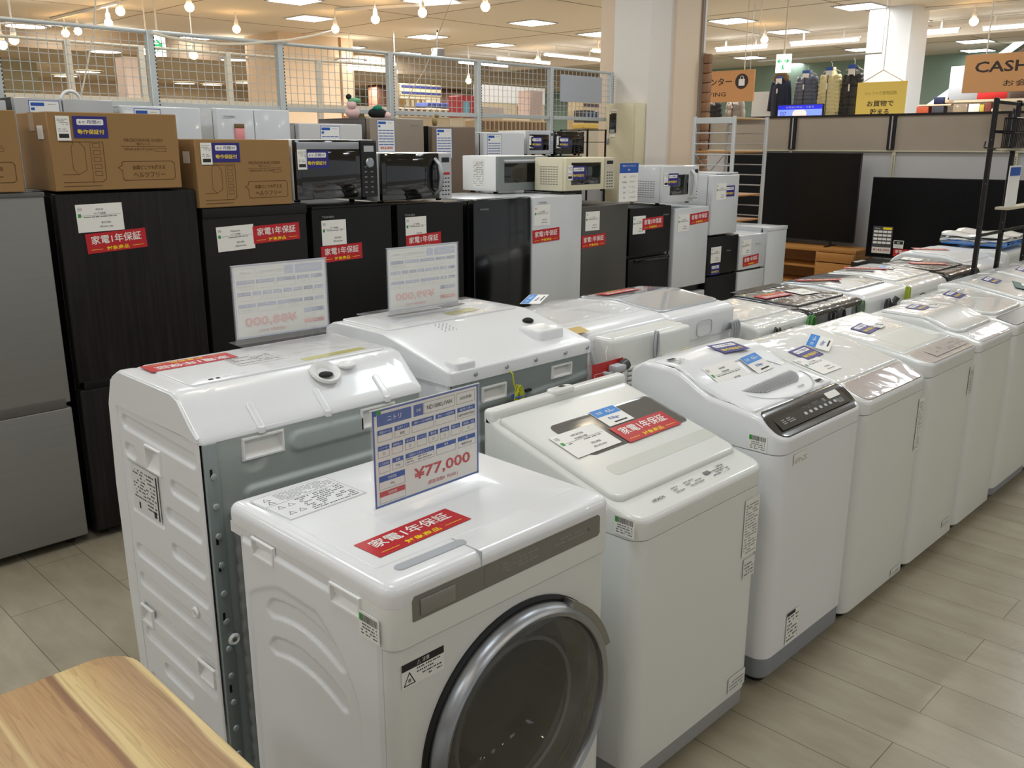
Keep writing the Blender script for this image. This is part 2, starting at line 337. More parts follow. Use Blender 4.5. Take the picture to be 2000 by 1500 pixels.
# ---------------------------------------------------------------- lettering and printed art
TX = {}
def text_geo(t, bold=0):
    k = (t, bold)
    if k in TX: return TX[k]
    c = bpy.data.curves.new('t', 'FONT'); c.body = t; c.size = 1; c.resolution_u = 2; c.offset = bold
    o = bpy.data.objects.new('t', c); COL.objects.link(o)
    dg = bpy.context.evaluated_depsgraph_get(); me = bpy.data.meshes.new_from_object(o.evaluated_get(dg))
    V = [(v.co.x, v.co.y) for v in me.vertices]; F = [list(p.vertices) for p in me.polygons]
    bpy.data.objects.remove(o); bpy.data.curves.remove(c); bpy.data.meshes.remove(me)
    xs = [p[0] for p in V] or [0]; ys = [p[1] for p in V] or [0]
    TX[k] = (V, F, min(xs), max(xs), min(ys), max(ys)); return TX[k]
class Art:
    """flat print in metres, u right, v up, centred on its own w x h sheet; stacked in thin layers"""
    def __init__(s, w, h, bg=None, thick=.0006):
        s.w, s.h = w, h; s.mb = MB(); s.t = thick; s.L = thick
        if bg: s.mb.box(-w/2, w/2, -h/2, h/2, 0, thick, bg)
    def rect(s, u0, v0, u1, v1, m, lay=1):
        z = s.t+.00025*lay; s.mb.add([(u0, v0, z), (u1, v0, z), (u1, v1, z), (u0, v1, z)], [(0, 1, 2, 3)], m); return s
    def frame(s, u0, v0, u1, v1, t, m, lay=1):
        s.rect(u0, v0, u1, v0+t, m, lay); s.rect(u0, v1-t, u1, v1, m, lay); s.rect(u0, v0, u0+t, v1, m, lay); s.rect(u1-t, v0, u1, v1, m, lay); return s
    def rrect(s, u0, v0, u1, v1, r, m, lay=1):
        P = []
        for cx, cy, a in ((u0+r, v0+r, PI), (u1-r, v0+r, 1.5*PI), (u1-r, v1-r, 0), (u0+r, v1-r, .5*PI)):
            P += [(cx+r*math.cos(a+PI/2*k/5), cy+r*math.sin(a+PI/2*k/5), s.t+.00025*lay) for k in range(6)]
        s.mb.poly(P, m); return s
    def path(s, pts, t, m, lay=1):
        for (a, b) in zip(pts, pts[1:]):
            a = Vector(a); b = Vector(b); d = (b-a); 
            if d.length < 1e-6: continue
            d.normalize(); n = Vector((-d.y, d.x))*t/2; a = a-d*t/2; b = b+d*t/2; z = s.t+.00025*lay
            s.mb.add([(a.x+n.x, a.y+n.y, z), (a.x-n.x, a.y-n.y, z), (b.x-n.x, b.y-n.y, z), (b.x+n.x, b.y+n.y, z)], [(0, 1, 2, 3)], m)
        return s
    def text(s, t, u, v, h, m, w=None, bold=0, lay=2, al='c', mirror=False):
        V, F, a, b, c, d = text_geo(t, bold); k = h/max(d-c, .01); kx = k if w is None else w/(b-a)
        ox = {'c': -(a+b)/2*kx, 'l': -a*kx, 'r': -b*kx}[al]; z = s.t+.00025*lay; sg = -1 if mirror else 1
        s.mb.add([(u+sg*(p[0]*kx+ox), v+p[1]*k-(c+d)/2*k, z) for p in V], [f[::-1] if mirror else f for f in F], m); return s
    def small(s, u0, v0, u1, v1, rows, m, seed=1, fill=.8, lay=1):
        """a block of print too small to read: broken rules"""
        r = random.Random(seed); dv = (v1-v0)/rows
        for i in range(rows):
            u = u0; top = v1-i*dv
            while u < u1:
                l = r.uniform(.04, .2)*(u1-u0)
                if r.random() < fill:
                    e_ = min(u+l*.8, u1); q = u
                    while q < e_: s.rect(q, top-dv*.55, min(q+dv*.4, e_), top-dv*.12, m, lay); q += dv*.55
                u += l
        return s
    def mesh(s, name):
        me = s.mb.mesh(name); return me
def place(me, name, parent, loc, uax, vax, ang=0, label=None):
    """puts a print centred at loc with its u and v along the two given axes of its parent"""
    u = Vector(uax).normalized(); v = Vector(vax).normalized()
    if ang: u, v = u*math.cos(ang)+v*math.sin(ang), v*math.cos(ang)-u*math.sin(ang)
    n = u.cross(v).normalized(); v = n.cross(u)
    o = bpy.data.objects.new(name, me); COL.objects.link(o); o.parent = parent
    o.matrix_local = Matrix(((u.x, v.x, n.x, loc[0]), (u.y, v.y, n.y, loc[1]), (u.z, v.z, n.z, loc[2]), (0, 0, 0, 1)))
    if label: o['label'] = label
    return o

def art_warranty():
    a = Art(.24, .078, red)
    a.text('家電1年保証', 0, .012, .034, paper, w=.2, bold=.012); a.text('対象商品', 0, -.025, .016, yel, w=.09, bold=.012)
    a.rect(-.105, -.0262, -.06, -.0245, yel); a.rect(.06, -.0262, .105, -.0245, yel); return a.mesh('warranty_sticker')
A_WAR = art_warranty()
def art_tag(brand, kind, price, seed=1, sq=green, w=.18, h=.108):
    a = Art(w, h, paper); a.frame(-w/2+.008, h/2-.024, -w/2+.022, h/2-.012, .001, inkg); a.text('2023', -w/2+.015, h/2-.018, .005, ink)
    a.rect(-w/2+.006, .004, -w/2+.018, .018, sq)
    if brand: a.text(brand, 0, h/2-.022, .0085, ink)
    a.text(kind, 0, h/2-.037, .008, ink); a.rect(-w/2+.02, h/2-.0445, w/2-.008, h/2-.0435, ink)
    a.small(-w/2+.028, h/2-.056, w/2-.02, h/2-.047, 1, ink, seed, .9)
    a.text('¥'+price[0], .02, -h/2+.034, .0095, ink); a.text('(税込¥'+price[1]+')', .02, -h/2+.018, .0095, ink)
    return a.mesh('price_tag')
T_FR = [art_tag('AQUA', '4ドア冷蔵庫', ('37,900', '41,700'), 1), art_tag('Panasonic', '2ドア冷蔵庫', ('39,900', '43,900'), 2),
        art_tag('TOSHIBA', '2ドア冷蔵庫', ('39,900', '43,900'), 3)]
T_GEN = art_tag('', '2ドア冷蔵庫', ('29,900', '32,900'), 4, h=.12, w=.14)
T_HIT = art_tag('HITACHI', '全自動洗濯機', ('50,000', '55,000'), 5)
T_SHP = art_tag('SHARP', '洗濯乾燥機', ('49,900', '54,900'), 6)
def art_navy():
    a = Art(.128, .08, dblue); a.rrect(-.05, .008, .05, .03, .005, paper); a.text('6ヶ月間の', 0, .019, .013, dblue, w=.085, bold=.01); a.text('動作保証付', 0, -.017, .018, yel, w=.1, bold=.012)
    return a.mesh('guarantee_sticker')
A_NAV = art_navy()
def art_slip():
    a = Art(.05, .09, paper); a.small(-.02, .01, .02, .035, 4, inkg, 3); a.rect(-.018, -.035, .018, -.02, ink); a.small(-.018, -.015, .018, .0, 2, inkg, 4); return a.mesh('price_slip')
A_SLIP = art_slip()
def art_cap(seed=1):
    a = Art(.11, .085, paper); a.rect(-.053, .006, .053, .04, sky); a.text('洗濯', -.028, .023, .012, paper); a.text('4人~', .02, .023, .018, paper, bold=.01)
    a.text('8.0kg~', 0, -.012, .016, blue, bold=.01); a.rect(-.02, -.034, .035, -.028, ink); return a.mesh('capacity_card')
A_CAP = art_cap()
def art_bar():
    a = Art(.06, .05, paper); r = random.Random(5); u = -.018
    while u < .026: w = r.choice((.0006, .0012, .0018)); a.rect(u, .006, u+w, .02, ink); u += w+.0011
    a.rect(-.028, .006, -.019, .02, green); a.small(-.024, -.022, .024, .003, 4, ink, 8); return a.mesh('barcode_sticker')
A_BAR = art_bar()
def art_sheet(brand, model, year, price, tax, kg, cap2='乾燥容量', back=False):
    w, h = .297, .21
    B, Rr, Tx, Pp, Nk = (palblue, palred, paly, palp, paly) if back else (blue, redt, ink, paper, inkg)
    a = Art(w, h, Pp, thick=.0005); mir = back
    def U(u): return (-(u-.5) if mir else (u-.5))*w
    def V(v): return (.5-v)*h
    def R(u0, v0, u1, v1, m, lay=1):
        x0, x1 = sorted((U(u0), U(u1))); a.rect(x0, V(v1), x1, V(v0), m, lay)
    def T(t, u, v, hh, m, ww=None, bold=0): a.text(t, U(u), V(v), hh, m, w=ww, bold=bold, mirror=mir, lay=3)
    for q in ((0, 0, 1, .022), (0, .978, 1, 1), (0, 0, .016, 1), (.984, 0, 1, 1)): R(*q, B)
    R(.04, .05, .345, .17, B); T(brand, .19, .11, .011, Pp); R(.365, .05, .455, .17, B); T('型番', .41, .11, .006, Pp)
    def bx(u0, v0, u1, v1, m=B, hd=.048, cap=None, val=None):
        R(u0, v0, u1, v0+.004, Nk); R(u0, v1-.004, u1, v1, Nk); R(u0, v0, u0+.003, v1, Nk); R(u1-.003, v0, u1, v1, Nk); R(u0, v0, u1, v0+hd, m, 2)
        if cap: T(cap, (u0+u1)/2, v0+hd/2, .0058, Pp, ww=min(.8*(u1-u0)*w, .0056*len(cap)))
        if val: T(val, (u0+u1)/2, (v0+hd+v1)/2, .006, Tx)
    bx(.46, .05, .76, .17, hd=0); T(model, .61, .11, .0095, Tx, ww=.072); bx(.775, .05, .965, .17, hd=0); T(year, .87, .11, .0075, Tx, ww=.036)
    for u0, u1, c, vv in ((.04, .17, '洗濯スタイル', None), (.19, .325, '洗濯タイプ', '斜型'), (.345, .55, '標準コースの洗濯時間', None), (.57, .765, '標準コースの目安時間', None), (.785, .965, '幅/奥行/高さ', '600×650×850')): bx(u0, .21, u1, .33, cap=c, val=vv)
    for u0, u1, c, vv in ((.04, .14, 'インバーター', '○'), (.16, .26, '自動投入', None), (.28, .37, '温水洗浄', '○'), (.39, .48, 'ヒートポンプ', None), (.5, .59, '槽洗浄', '○'), (.61, .7, '槽乾燥', '○'), (.72, .81, '自動おそうじ', None), (.83, .965, '風乾燥、液晶', '○')): bx(u0, .37, u1, .49, cap=c, val=vv)
    for u0, u1, c, vv in ((.04, .14, 'エコ水洗浄', None), (.16, .26, '質量', '81kg'), (.28, .55, '1回あたりの水とコスト', None), (.57, .765, '備考', None), (.785, .965, '色', '標準内の色')): bx(u0, .53, u1, .65, cap=c, val=vv)
    a.small(min(U(.29), U(.54)), V(.64), max(U(.29), U(.54)), V(.585), 2, Tx, 4)
    bx(.04, .68, .27, .82, hd=.06, cap='洗濯容量', val=kg); bx(.04, .84, .27, .965, m=Rr, hd=.055, cap=cap2)
    T('¥'+price, .63, .785, .03, Rr, ww=.165, bold=.018); T('(税抜価格¥  '+tax+' )', .63, .915, .011, Rr)
    if not back: R(.0, .0, .035, .06, B, 3); R(.035, .0, .075, .05, green, 4)
    return a.mesh('price_sheet')
def art_small_sheet(price, w=.19, h=.27):
    a = Art(w, h, paper); a.frame(-w/2, -h/2, w/2, h/2, .004, blue); a.rect(-w/2+.012, h/2-.035, 0, h/2-.014, blue); a.rect(-w/2+.012, h/2-.062, -w/2+.035, h/2-.045, blue)
    a.small(.01, h/2-.03, w/2-.02, h/2-.02, 1, inkg, 2)
    for k in range(6):
        v = h/2-.09-k*.024; n = (4, 4, 3, 4, 2, 3)[k]
        for j in range(n): u = -w/2+.012+(w-.024)*j/n; a.rect(u, v, u+(w-.024)/n-.004, v+.007, blue); a.rect(u, v-.013, u+(w-.024)/n-.004, v-.0125, inkg)
    a.text('¥'+price, 0, -h/2+.035, .026, redt, w=w*.72, bold=.02); a.mb.v = [(p[0]*.78, p[1]*.78, p[2]) for p in a.mb.v]; return a.mesh('price_sheet')
A_S1 = art_small_sheet('63,800')
A_NOTE = Art(.2, .15, white)
A_NOTE.frame(-.098, -.073, .098, .073, .0008, inkg); A_NOTE.small(-.05, .02, .09, .066, 7, inkg, 11, .85); A_NOTE.small(-.03, -.068, .09, .012, 9, ink, 12, .75); A_NOTE.rect(-.098, .015, .098, .016, ink)
for k_, (u_, v_) in enumerate(((-.075, .05), (-.075, .03), (-.05, -.005), (-.075, -.005), (-.075, -.045), (-.05, -.045))):
    A_NOTE.path([(u_-.008, v_-.006), (u_+.008, v_-.006), (u_, v_+.008), (u_-.008, v_-.006)], .0012, ink)
A_NOTE = A_NOTE.mesh('caution_print')
def art_info(w, h, rows, seed, head=True, m=None):
    a = Art(w, h, m or paper); 
    if head: a.rect(-w/2, h/2-.012, w/2*.3, h/2, ink)
    a.small(-w/2+.006, -h/2+.004, w/2-.006, h/2-.015, rows, inkg if not head else ink, seed, .75); return a.mesh('info_print')

# ================================================================ setting
struct('floor', MB().box(-6, 30, -7, 34, -.1, 0, floor_mat()))
cm = MB().box(-6, 30, -7, 34, CEIL, CEIL+.1, ceil_m)
for k in range(9):
    cm.box(-6, 30, -4.4+2.7*k, -4.38+2.7*k, CEIL-.004, CEIL, ceil_d); 
for k in range(8): cm.box(-3+3.2*k, -2.98+3.2*k, -7, 34, CEIL-.004, CEIL, ceil_d)
struct('ceiling', cm)

# ================================================================ washing machines
def smooth(a, b, x):
    t = max(0, min(1, (x-a)/(b-a))) if b != a else float(x > a)
    return t*t*(3-2*t)
def caps(u, v, u0, v0, u1, v1, r, soft):
    """1 inside a capsule from (u0,v0) to (u1,v1), fading over soft"""
    dx, dy = u1-u0, v1-v0; l = dx*dx+dy*dy; t = max(0, min(1, ((u-u0)*dx+(v-v0)*dy)/l)) if l else 0
    d = math.hypot(u-u0-t*dx, v-v0-t*dy); return 1-smooth(r-soft, r+soft, d)
def recess_handle(name, parent, o, ua, va, w, h, m, rim=.006, depth=.03, label=None):
    """moulded grip: thin raised rim round a real pocket whose floor slopes in under the top edge"""
    mb = MB(); U = Vector(ua); W_ = Vector(va); n = U.cross(W_); O = Vector(o)
    def P(u, v, d): return O+U*u+W_*v+n*d
    a = [(0, 0), (w, 0), (w, h), (0, h)]; b = [(rim, rim), (w-rim, rim), (w-rim, h-rim), (rim, h-rim)]
    k_ = .3*rim; a2 = [(k_, k_), (w-k_, k_), (w-k_, h-k_), (k_, h-k_)]
    V = [P(*p, -.003) for p in a]+[P(*p, .004) for p in a2]+[P(*p, .004) for p in b]
    V += [P(rim, rim, .001), P(w-rim, rim, .001), P(w-rim-.006, h-rim, -depth), P(rim+.006, h-rim, -depth)]
    F = [(k*4+i, k*4+(i+1) % 4, (k+1)*4+(i+1) % 4, (k+1)*4+i) for k in range(3) for i in range(4)]+[(12, 13, 14, 15)]
    mb.add(V, F, m); return mb.build(name, parent, label)

# ---- front drum washer with the big dark door
def drum_front():
    t = thing('drum_washing_machine', 'white drum washing machine with large dark round glass door, nearest the camera', 'washing machine', (.84, 1.13, 0), 0, None)
    w, d = .61, .56
    mb = MB()
    cx, cz, r = .33, .455, .268
    # front plate with a round hole; cabinet shell behind it
    n = 64; ring = [(cx+r*math.cos(2*PI*k/n), cz+r*math.sin(2*PI*k/n)) for k in range(n)]
    x0, x1, z0, z1 = .03, w-.03, .03, .75
    def edge(k):
        a = 2*PI*k/n; c, s_ = math.cos(a), math.sin(a)
        q = min(((x1-cx)/c if c > 1e-6 else (x0-cx)/c if c < -1e-6 else 9), ((z1-cz)/s_ if s_ > 1e-6 else (z0-cz)/s_ if s_ < -1e-6 else 9)); return (cx+c*q, cz+s_*q)
    V = []; F = []
    for k in range(n): e = edge(k); V += [(e[0], 0, e[1]), (ring[k][0], 0, ring[k][1]), (ring[k][0], .03, ring[k][1])]
    for k in range(n): a, b = 3*k, 3*((k+1) % n); F += [(a, b, b+1, a+1), (a+1, b+1, b+2, a+2)]
    mb.add(V, F, offwhite)
    for (ex, ez) in ((x0, z0), (x1, z0), (x1, z1), (x0, z1)):   # corner triangles between edge rays
        ks = sorted(range(n), key=lambda k: (edge(k)[0]-ex)**2+(edge(k)[1]-ez)**2)[:2]; a, b = edge(ks[0]), edge(ks[1])
        mb.add([(ex, 0, ez), (a[0], 0, a[1]), (b[0], 0, b[1])], [(0, 1, 2)], offwhite)
    for xc, a0 in ((.03, 1.5*PI), (w-.03, 1.5*PI)):
        sg = -1 if xc < .1 else 1
        P = [(xc+sg*.03*math.sin(PI/2*k/8), .03-.03*math.cos(PI/2*k/8)) for k in range(9)]
        V = [(p[0], p[1], z) for z in (.03, .75) for p in P]; F = [(k, k+1, 9+k+1, 9+k) for k in range(8)]
        mb.add(V, F if sg > 0 else [f[::-1] for f in F], offwhite, True)
    mb.box(0, .03, .03, .036, .03, .83, white); db = d-.045; mb.box(0, .012, db-.012, db, .03, .81, white); mb.box(0, .012, .03, db, .03, .042, white); mb.box(0, .012, .03, d-.004, .81, .834, white); mb.box(w-.012, w, .03, db, .03, .83, white); mb.box(.012, w-.012, db-.012, db, .03, .83, zinc); mb.box(.012, w-.012, db, d-.004, .81, .83, white)
    mb.box(.012, w-.012, .03, d-.057, .03, .045, zinc); mb.box(.012, w-.012, .03, .05, .73, .75, offwhite)
    mb.build('cabinet', t)
    s = MB()
    def fn(u, v):   # u = y local, v = z ; grid starts at y .025, z .04
        y, z = u+.025, v+.04; zz = .752-.9*max(0, .23-y)**1.15*1.1-.28*max(0, y-.36)**1.3*3
        ed = .092 if z < .58 else .092+(.14*smooth(.58, .75, z)*.6)
        g = 0.0055
        g -= .0035*smooth(0, .014, zz-z)*smooth(ed-.004, ed+.012, y)*smooth(.495, .48, y)
        for z0_, rr in ((.70, .020), (.612, .019)):
            c = z0_-.95*(y-.30)**2*1.6; span = smooth(.125, .16, y)*smooth(.435, .395, y)
            g -= .006*(1-smooth(rr*span-.004, rr*span+.004, abs(z-c)))*span if span > 0 else 0
        return g*smooth(0, .01, u)*smooth(.485, .475, u)*smooth(0, .01, v)*smooth(.775, .765, v)
    s.relief((0, .025, .04), (0, 1, 0), (0, 0, 1), .485, .775, 150, 190, fn, white, (-1, 0, 0), skip=((.460-.088+.004-.025, .460-.004-.025, .786+.004-.04, .786+.041-.04), (.175-.098+.004-.025, .175-.004-.025, .788+.004-.04, .788+.041-.04))); s.build('side_panel', t, 'embossed side panel with two crescent grooves')
    mb = MB().slab(-.003, w+.003, -.008, .09, [.034, .034, .004, .004], .7535, .8342, offwhite, e=.0005, side=4); mb.build('front_fascia', t)
    mb = MB().slab(-.003, w+.003, -.008, d, [.034, .034, .02, .02], .8345, .878, white, e=.021, side=10, cn=8)
    mb.slab(.03, w-.03, .075, d-.03, .01, .876, .8795, white, e=.003, side=3, rings=2); mb.build('top_cover', t)
    b = MB().prism([(.045, .800), (.045, .840), (.05, .848), (.56, .848), (.566, .842), (.566, .805), (.56, .799), (.05, .799)], 'y', -.0095, 0, bandg).build('control_band', t)
    b = MB(); b.box(.062, .145, -.0125, -.009, .806, .838, mat('drawer_window', (132, 129, 121), .2, coat=.6), .003); b.build('detergent_window', t)
    a = Art(.34, .04, bandg); a.small(-.12, -.012, -.02, .012, 3, mat('faint_print', (150, 148, 142), .4), 5, .8); a.small(.03, -.008, .13, .01, 2, mat('faint_print', (150, 148, 142), .4), 6, .8); a.path([(.135, -.004), (.14, 0), (.135, .004)], .001, black)
    place(a.mesh('control_print'), 'control_print', t, (.39, -.0096, .824), (1, 0, 0), (0, 0, 1))
    MB().slab(.055, .225, .038, .062, .011, .8775, .8805, mat('drawer_grip_grey', (176, 180, 186), .3), e=.002, side=2, rings=2).build('drawer_grip', t)
    MB().box(.2125, .2145, -.009, .075, .845, .8795, lgrey).build('drawer_gap', t)
    # door
    A = (0, -1, 0); c = (cx, 0, cz)
    MB().lathe([(.270, -.008), (.270, .004), (.262, .008), (.255, .004), (.255, -.02)], c, A, black, 72).build('door_gasket', t)
    dr = MB().lathe([(.256, .0), (.258, .018), (.252, .034), (.244, .040), (.234, .035), (.229, .022), (.229, .0), (.256, .0)], c, A, chrome, 72)
    dr.box(cx+.245, cx+.285, -.03, -.004, cz-.02, cz+.02, chrome, .008) if 0 else None
    dr = dr.build('door', t, 'round door with satin chrome ring')
    lug = MB()
    P = []
    for k in range(9):
        a_ = math.radians(18+44*k/8); P.append((cx+.268*math.cos(a_), cz+.268*math.sin(a_)))
    for k in range(8, -1, -1):
        a_ = math.radians(20+40*k/8); P.append((cx+.232*math.cos(a_), cz+.232*math.sin(a_)))
    lug.prism(P, 'y', -.034, -.006, mat('lug_grey', (150, 148, 142), .3, metal=.7)); lug.build('door_handle', dr)
    MB().lathe([(.231, .029), (.215, .036), (.15, .047), (.08, .054), (.0005, .056)], c, A, doorglass, 64).build('door_glass', dr)
    bw = MB().lathe([(.231, .02), (.185, .012), (.172, -.02), (.150, -.085), (.11, -.12), (.0005, -.132)], c, A, mat('glass_bowl', (150, 150, 140), .03, alpha=.3, coat=1.), 64); bw.build('glass_bowl', dr)
    dm = MB().lathe([(.255, -.03), (.215, -.06), (.235, -.1), (.255, -.2), (.255, -.46), (.0005, -.48)], c, A, drum, 64)
    for k in range(3):
        a_ = 2*PI*k/3+.5; dm.box(cx+.2*math.cos(a_)-.03, cx+.2*math.cos(a_)+.03, .12, .45, cz+.2*math.sin(a_)-.03, cz+.2*math.sin(a_)+.03, drum, .02)
    dm.build('drum', t)
    MB().lathe([(.169, -.018), (.174, -.012), (.169, -.006), (.165, -.012), (.169, -.018)], c, A, lgrey, 64).build('bowl_highlight_ring', dr); MB().lathe([(.256, .012), (.222, .012)], c, A, black, 64).build('door_inner_rim', dr)  # pale grey ring stands in for the highlight on the bowl's edge
    recess_handle('side_grip', t, (-.004, .46, .786), (0, -1, 0), (0, 0, 1), .088, .045, wplast)
    recess_handle('side_grip', t, (-.004, .175, .788), (0, -1, 0), (0, 0, 1), .098, .045, wplast)
    for x in (.06, w-.06):
        for y in (.07, d-.09): MB().lathe([(.022, 0), (.022, .03)], (x, y, .001), (0, 0, 1), rubber, 16).build('foot', t)
    place(A_WAR, 'warranty_sticker', t, (.18, .148, .8805), (1, .045, 0), (0, 1, 0))
    place(A_NOTE, 'caution_print', t, (.132, .45, .8800), (1, .06, 0), (0, 1, 0))
    place(A_BAR, 'barcode_sticker', t, (-.0075, .05, .787), (0, -1, 0), (0, 0, 1))
    a = Art(.1, .05, paper); a.rect(-.05, .01, .05, .025, ink); a.text('⚠ 注意', 0, .0175, .009, paper); a.small(-.015, -.02, .045, .008, 4, ink, 3); a.path([(-.045, -.02), (-.02, -.02), (-.0325, .004), (-.045, -.02)], .002, ink)
    a.text('巻', -.0325, -.012, .008, ink)
    place(a.mesh('caution_sticker'), 'caution_sticker', t, (.072, -.0006, .693), (1, 0, 0), (0, 0, 1))
    return t
W1 = drum_front()

def sign_stand(x, y, z, label, sheet, rz=0, back_sheet=None):
    """folded clear acrylic holder with an A4 price sheet; local front faces -y"""
    t = thing('acrylic_sign_stand', label, 'price sign', (x, y, z), rz, None); w, h = .305, .225
    MB().box(-w/2, w/2, .0, .0015, .0, h, clearg).box(-w/2, w/2, .0035, .005, .012, h, clearg).box(-w/2, w/2, .0, .005, h, h+.0015, mat('acrylic_edge', (240, 245, 245), .1, alpha=.5, coat=1)).build('upright_holder', t)
    MB().box(-w/2, w/2, -.045, .045, 0, .0018, clearg).build('base_plate', t)
    place(sheet, 'price_sheet', t, (0, .0024, h/2+.008), (1, 0, 0), (0, 0, 1))
    if back_sheet: place(back_sheet, 'sheet_back', t, (0, .0025, h/2+.008), (-1, 0, 0), (0, 0, 1))
    return t
sign_stand(1.158, 1.392, .881, 'acrylic stand with blue bordered price sheet of 77,000 yen on the nearest drum washer', art_sheet('ニトリ', 'ND100KL1WH', '2025年製', '77,000', '70,000', '10kg'), math.radians(1.5))

# ---- top loading machines (local: front at y 0 facing -y, back at y d)
def prof(pts):
    def f(x, y):
        if y <= pts[0][0]: return pts[0][1]
        for (a, za), (b, zb) in zip(pts, pts[1:]):
            if y <= b: return za+(zb-za)*smooth2((y-a)/(b-a))
        return pts[-1][1]
    return f
def smooth2(t): return t
def cprof(pts):
    """smooth height profile through pts (cosine blend)"""
    def f(x, y):
        if y <= pts[0][0]: return pts[0][1]
        for (a, za), (b, zb) in zip(pts, pts[1:]):
            if y <= b: t = (y-a)/(b-a); return za+(zb-za)*(t*t*(3-2*t))
        return pts[-1][1]
    return f
def patch(mb, x0, x1, y0, y1, rad, f, off, m, th=.003, e=.001, side=6):
    mb.slab(x0, x1, y0, y1, rad, lambda x, y: f(x, y)+off-th-.004, lambda x, y: f(x, y)+off, m, e=e, side=side, cn=5, rings=6); return mb
def top_washer(label, x, y, w, d, pts, seam, lid=(.1, .5), m=white, lidm=None, rz=0, group=None, pan=None, panm=None, window=None, skirt=(.0, .0), skirtm=greyp, name='washing_machine', sidefront=.045, blend=prof, lidrad=.03, slot=None, lidoff=.012, foot=True, panrad=.02, frontm=None):
    t = thing(name, label, 'washing machine', (x, y, 0), rz, group); f = blend(pts)
    r = [sidefront, sidefront, .012, .012]; sk = skirt[1]
    MB().slab(.001, w-.001, .001, d-.001, r, max(sk, .035), seam-.002, frontm or (offwhite if m is wrapw else m), e=.001, side=4, rings=3, eb=.004).build('cabinet', t)
    MB().slab(.004, w-.004, .004, d-.004, r, seam-.004, seam+.002, lgrey, e=.0005, side=2, rings=1).build('seam', t)
    MB().slab(0, w, 0, d, r, seam+.0015, f, m, e=.014, side=14, cn=8).build('top_cover', t)
    L = MB(); lm = lidm or m; ins = lid[2] if len(lid) > 2 else .02
    L.slab(ins, w-ins, lid[0], lid[1], [lidrad, lidrad, .01, .01], lambda a, b: f(a, b)+.001, lambda a, b: f(a, b)+lidoff, lm, e=.008, side=10, cn=6)
    lo = L.build('lid', t)
    if window: 
        patch(MB(), window[0], window[1], window[2], window[3], .02, f, lidoff+.0015, wglass).build('lid_window', lo)
    if slot: patch(MB(), slot[0], slot[1], slot[2], slot[3], .018, f, lidoff+.0006, mat('grip_recess', (206, 207, 198), .4), th=.001).build('lid_grip', lo)
    if pan: patch(MB(), pan[0], pan[1], pan[2], pan[3], panrad, f, .0022, panm or m).build('control_panel', t)
    if sk: MB().slab(.004, w-.004, .004, d-.004, r, skirt[0], sk, skirtm, e=.002, side=3, rings=3, eb=.01).build('base_skirt', t)
    if foot:
        for fx in (.07, w-.07):
            for fy in (.06, d-.06): MB().lathe([(.026, 0), (.028, .02), (.024, max(.03, skirt[0]+.006, .04))], (fx, fy, .001), (0, 0, 1), rubber, 16).build('foot', t)
    t['w'] = w
    return t, f, lo
def on_top(f, x, y, off=.0015):
    """point and slope vector for a print lying on the machine top"""
    z = f(x, y); dz = (f(x, y+.04)-f(x, y-.04))/.08
    return (x, y, z+off), Vector((0, 1, dz))

T, f, lo = top_washer('white top-loading washer with grey lid window and red sticker, beside the nearest drum washer', 1.572, 1.133, .578, .53,
    [(0, .768), (.085, .788), (.49, .902), (.50, .925), (.53, .925)], .715, lid=(.082, .488, .018), m=offwhite, window=(.11, .552, .24, .395), slot=(.098, .556, .148, .192), skirt=(.02, .075), skirtm=mat('skirt_grey', (150, 150, 148), .5), lidoff=.014)
mb = MB().slab(.0, .578, .492, .532, .012, .90, .936, offwhite, e=.012, side=4); mb.slab(.24, .34, .49, .53, .02, .93, .944, offwhite, e=.008, side=3); mb.ball((.30, .515, .944), .009, black, 10, (1.6, 1, .3)); mb.build('rear_ledge', T)
c, s_ = on_top(f, .155, .30, .0168); place(T_HIT, 'price_tag', T, c, (1, .0, .0), s_, 0)
c, s_ = on_top(f, .385, .272, .0175); place(A_WAR, 'warranty_sticker', T, c, (1, .0, 0), s_, 0)
c, s_ = on_top(f, .335, .358, .0168); place(A_CAP, 'capacity_sticker', T, c, (1, 0, 0), s_)
a = Art(.4, .05); a.text('HITACHI', -.16, -.002, .009, ink, bold=.02); a.small(-.09, -.014, .04, .014, 3, inkg, 4, .6); a.small(.05, -.014, .16, .018, 4, ink, 5, .45); a.rect(.06, .004, .085, .017, inkg); a.frame(.12, -.012, .15, .002, .0008, inkg); a.frame(.12, .006, .15, .02, .0008, inkg)
c, s_ = on_top(f, .29, .045, .002); place(a.mesh('control_print'), 'control_print', T, c, (1, 0, 0), s_)
place(A_BAR, 'barcode_sticker', T, (-.0012, .045, .748), (0, -1, 0), (0, 0, 1))
a = art_info(.075, .17, 18, 21, False); place(a, 'caution_print', T, (.515, -.0015, .60), (1, 0, 0), (0, 0, 1))
a = art_info(.06, .06, 4, 22, False, offwhite); place(a, 'energy_print', T, (.52, -.0015, .475), (1, 0, 0), (0, 0, 1))
a = art_info(.09, .05, 3, 23, False, offwhite); place(a, 'rating_print', T, (.5, -.0015, .12), (1, 0, 0), (0, 0, 1))

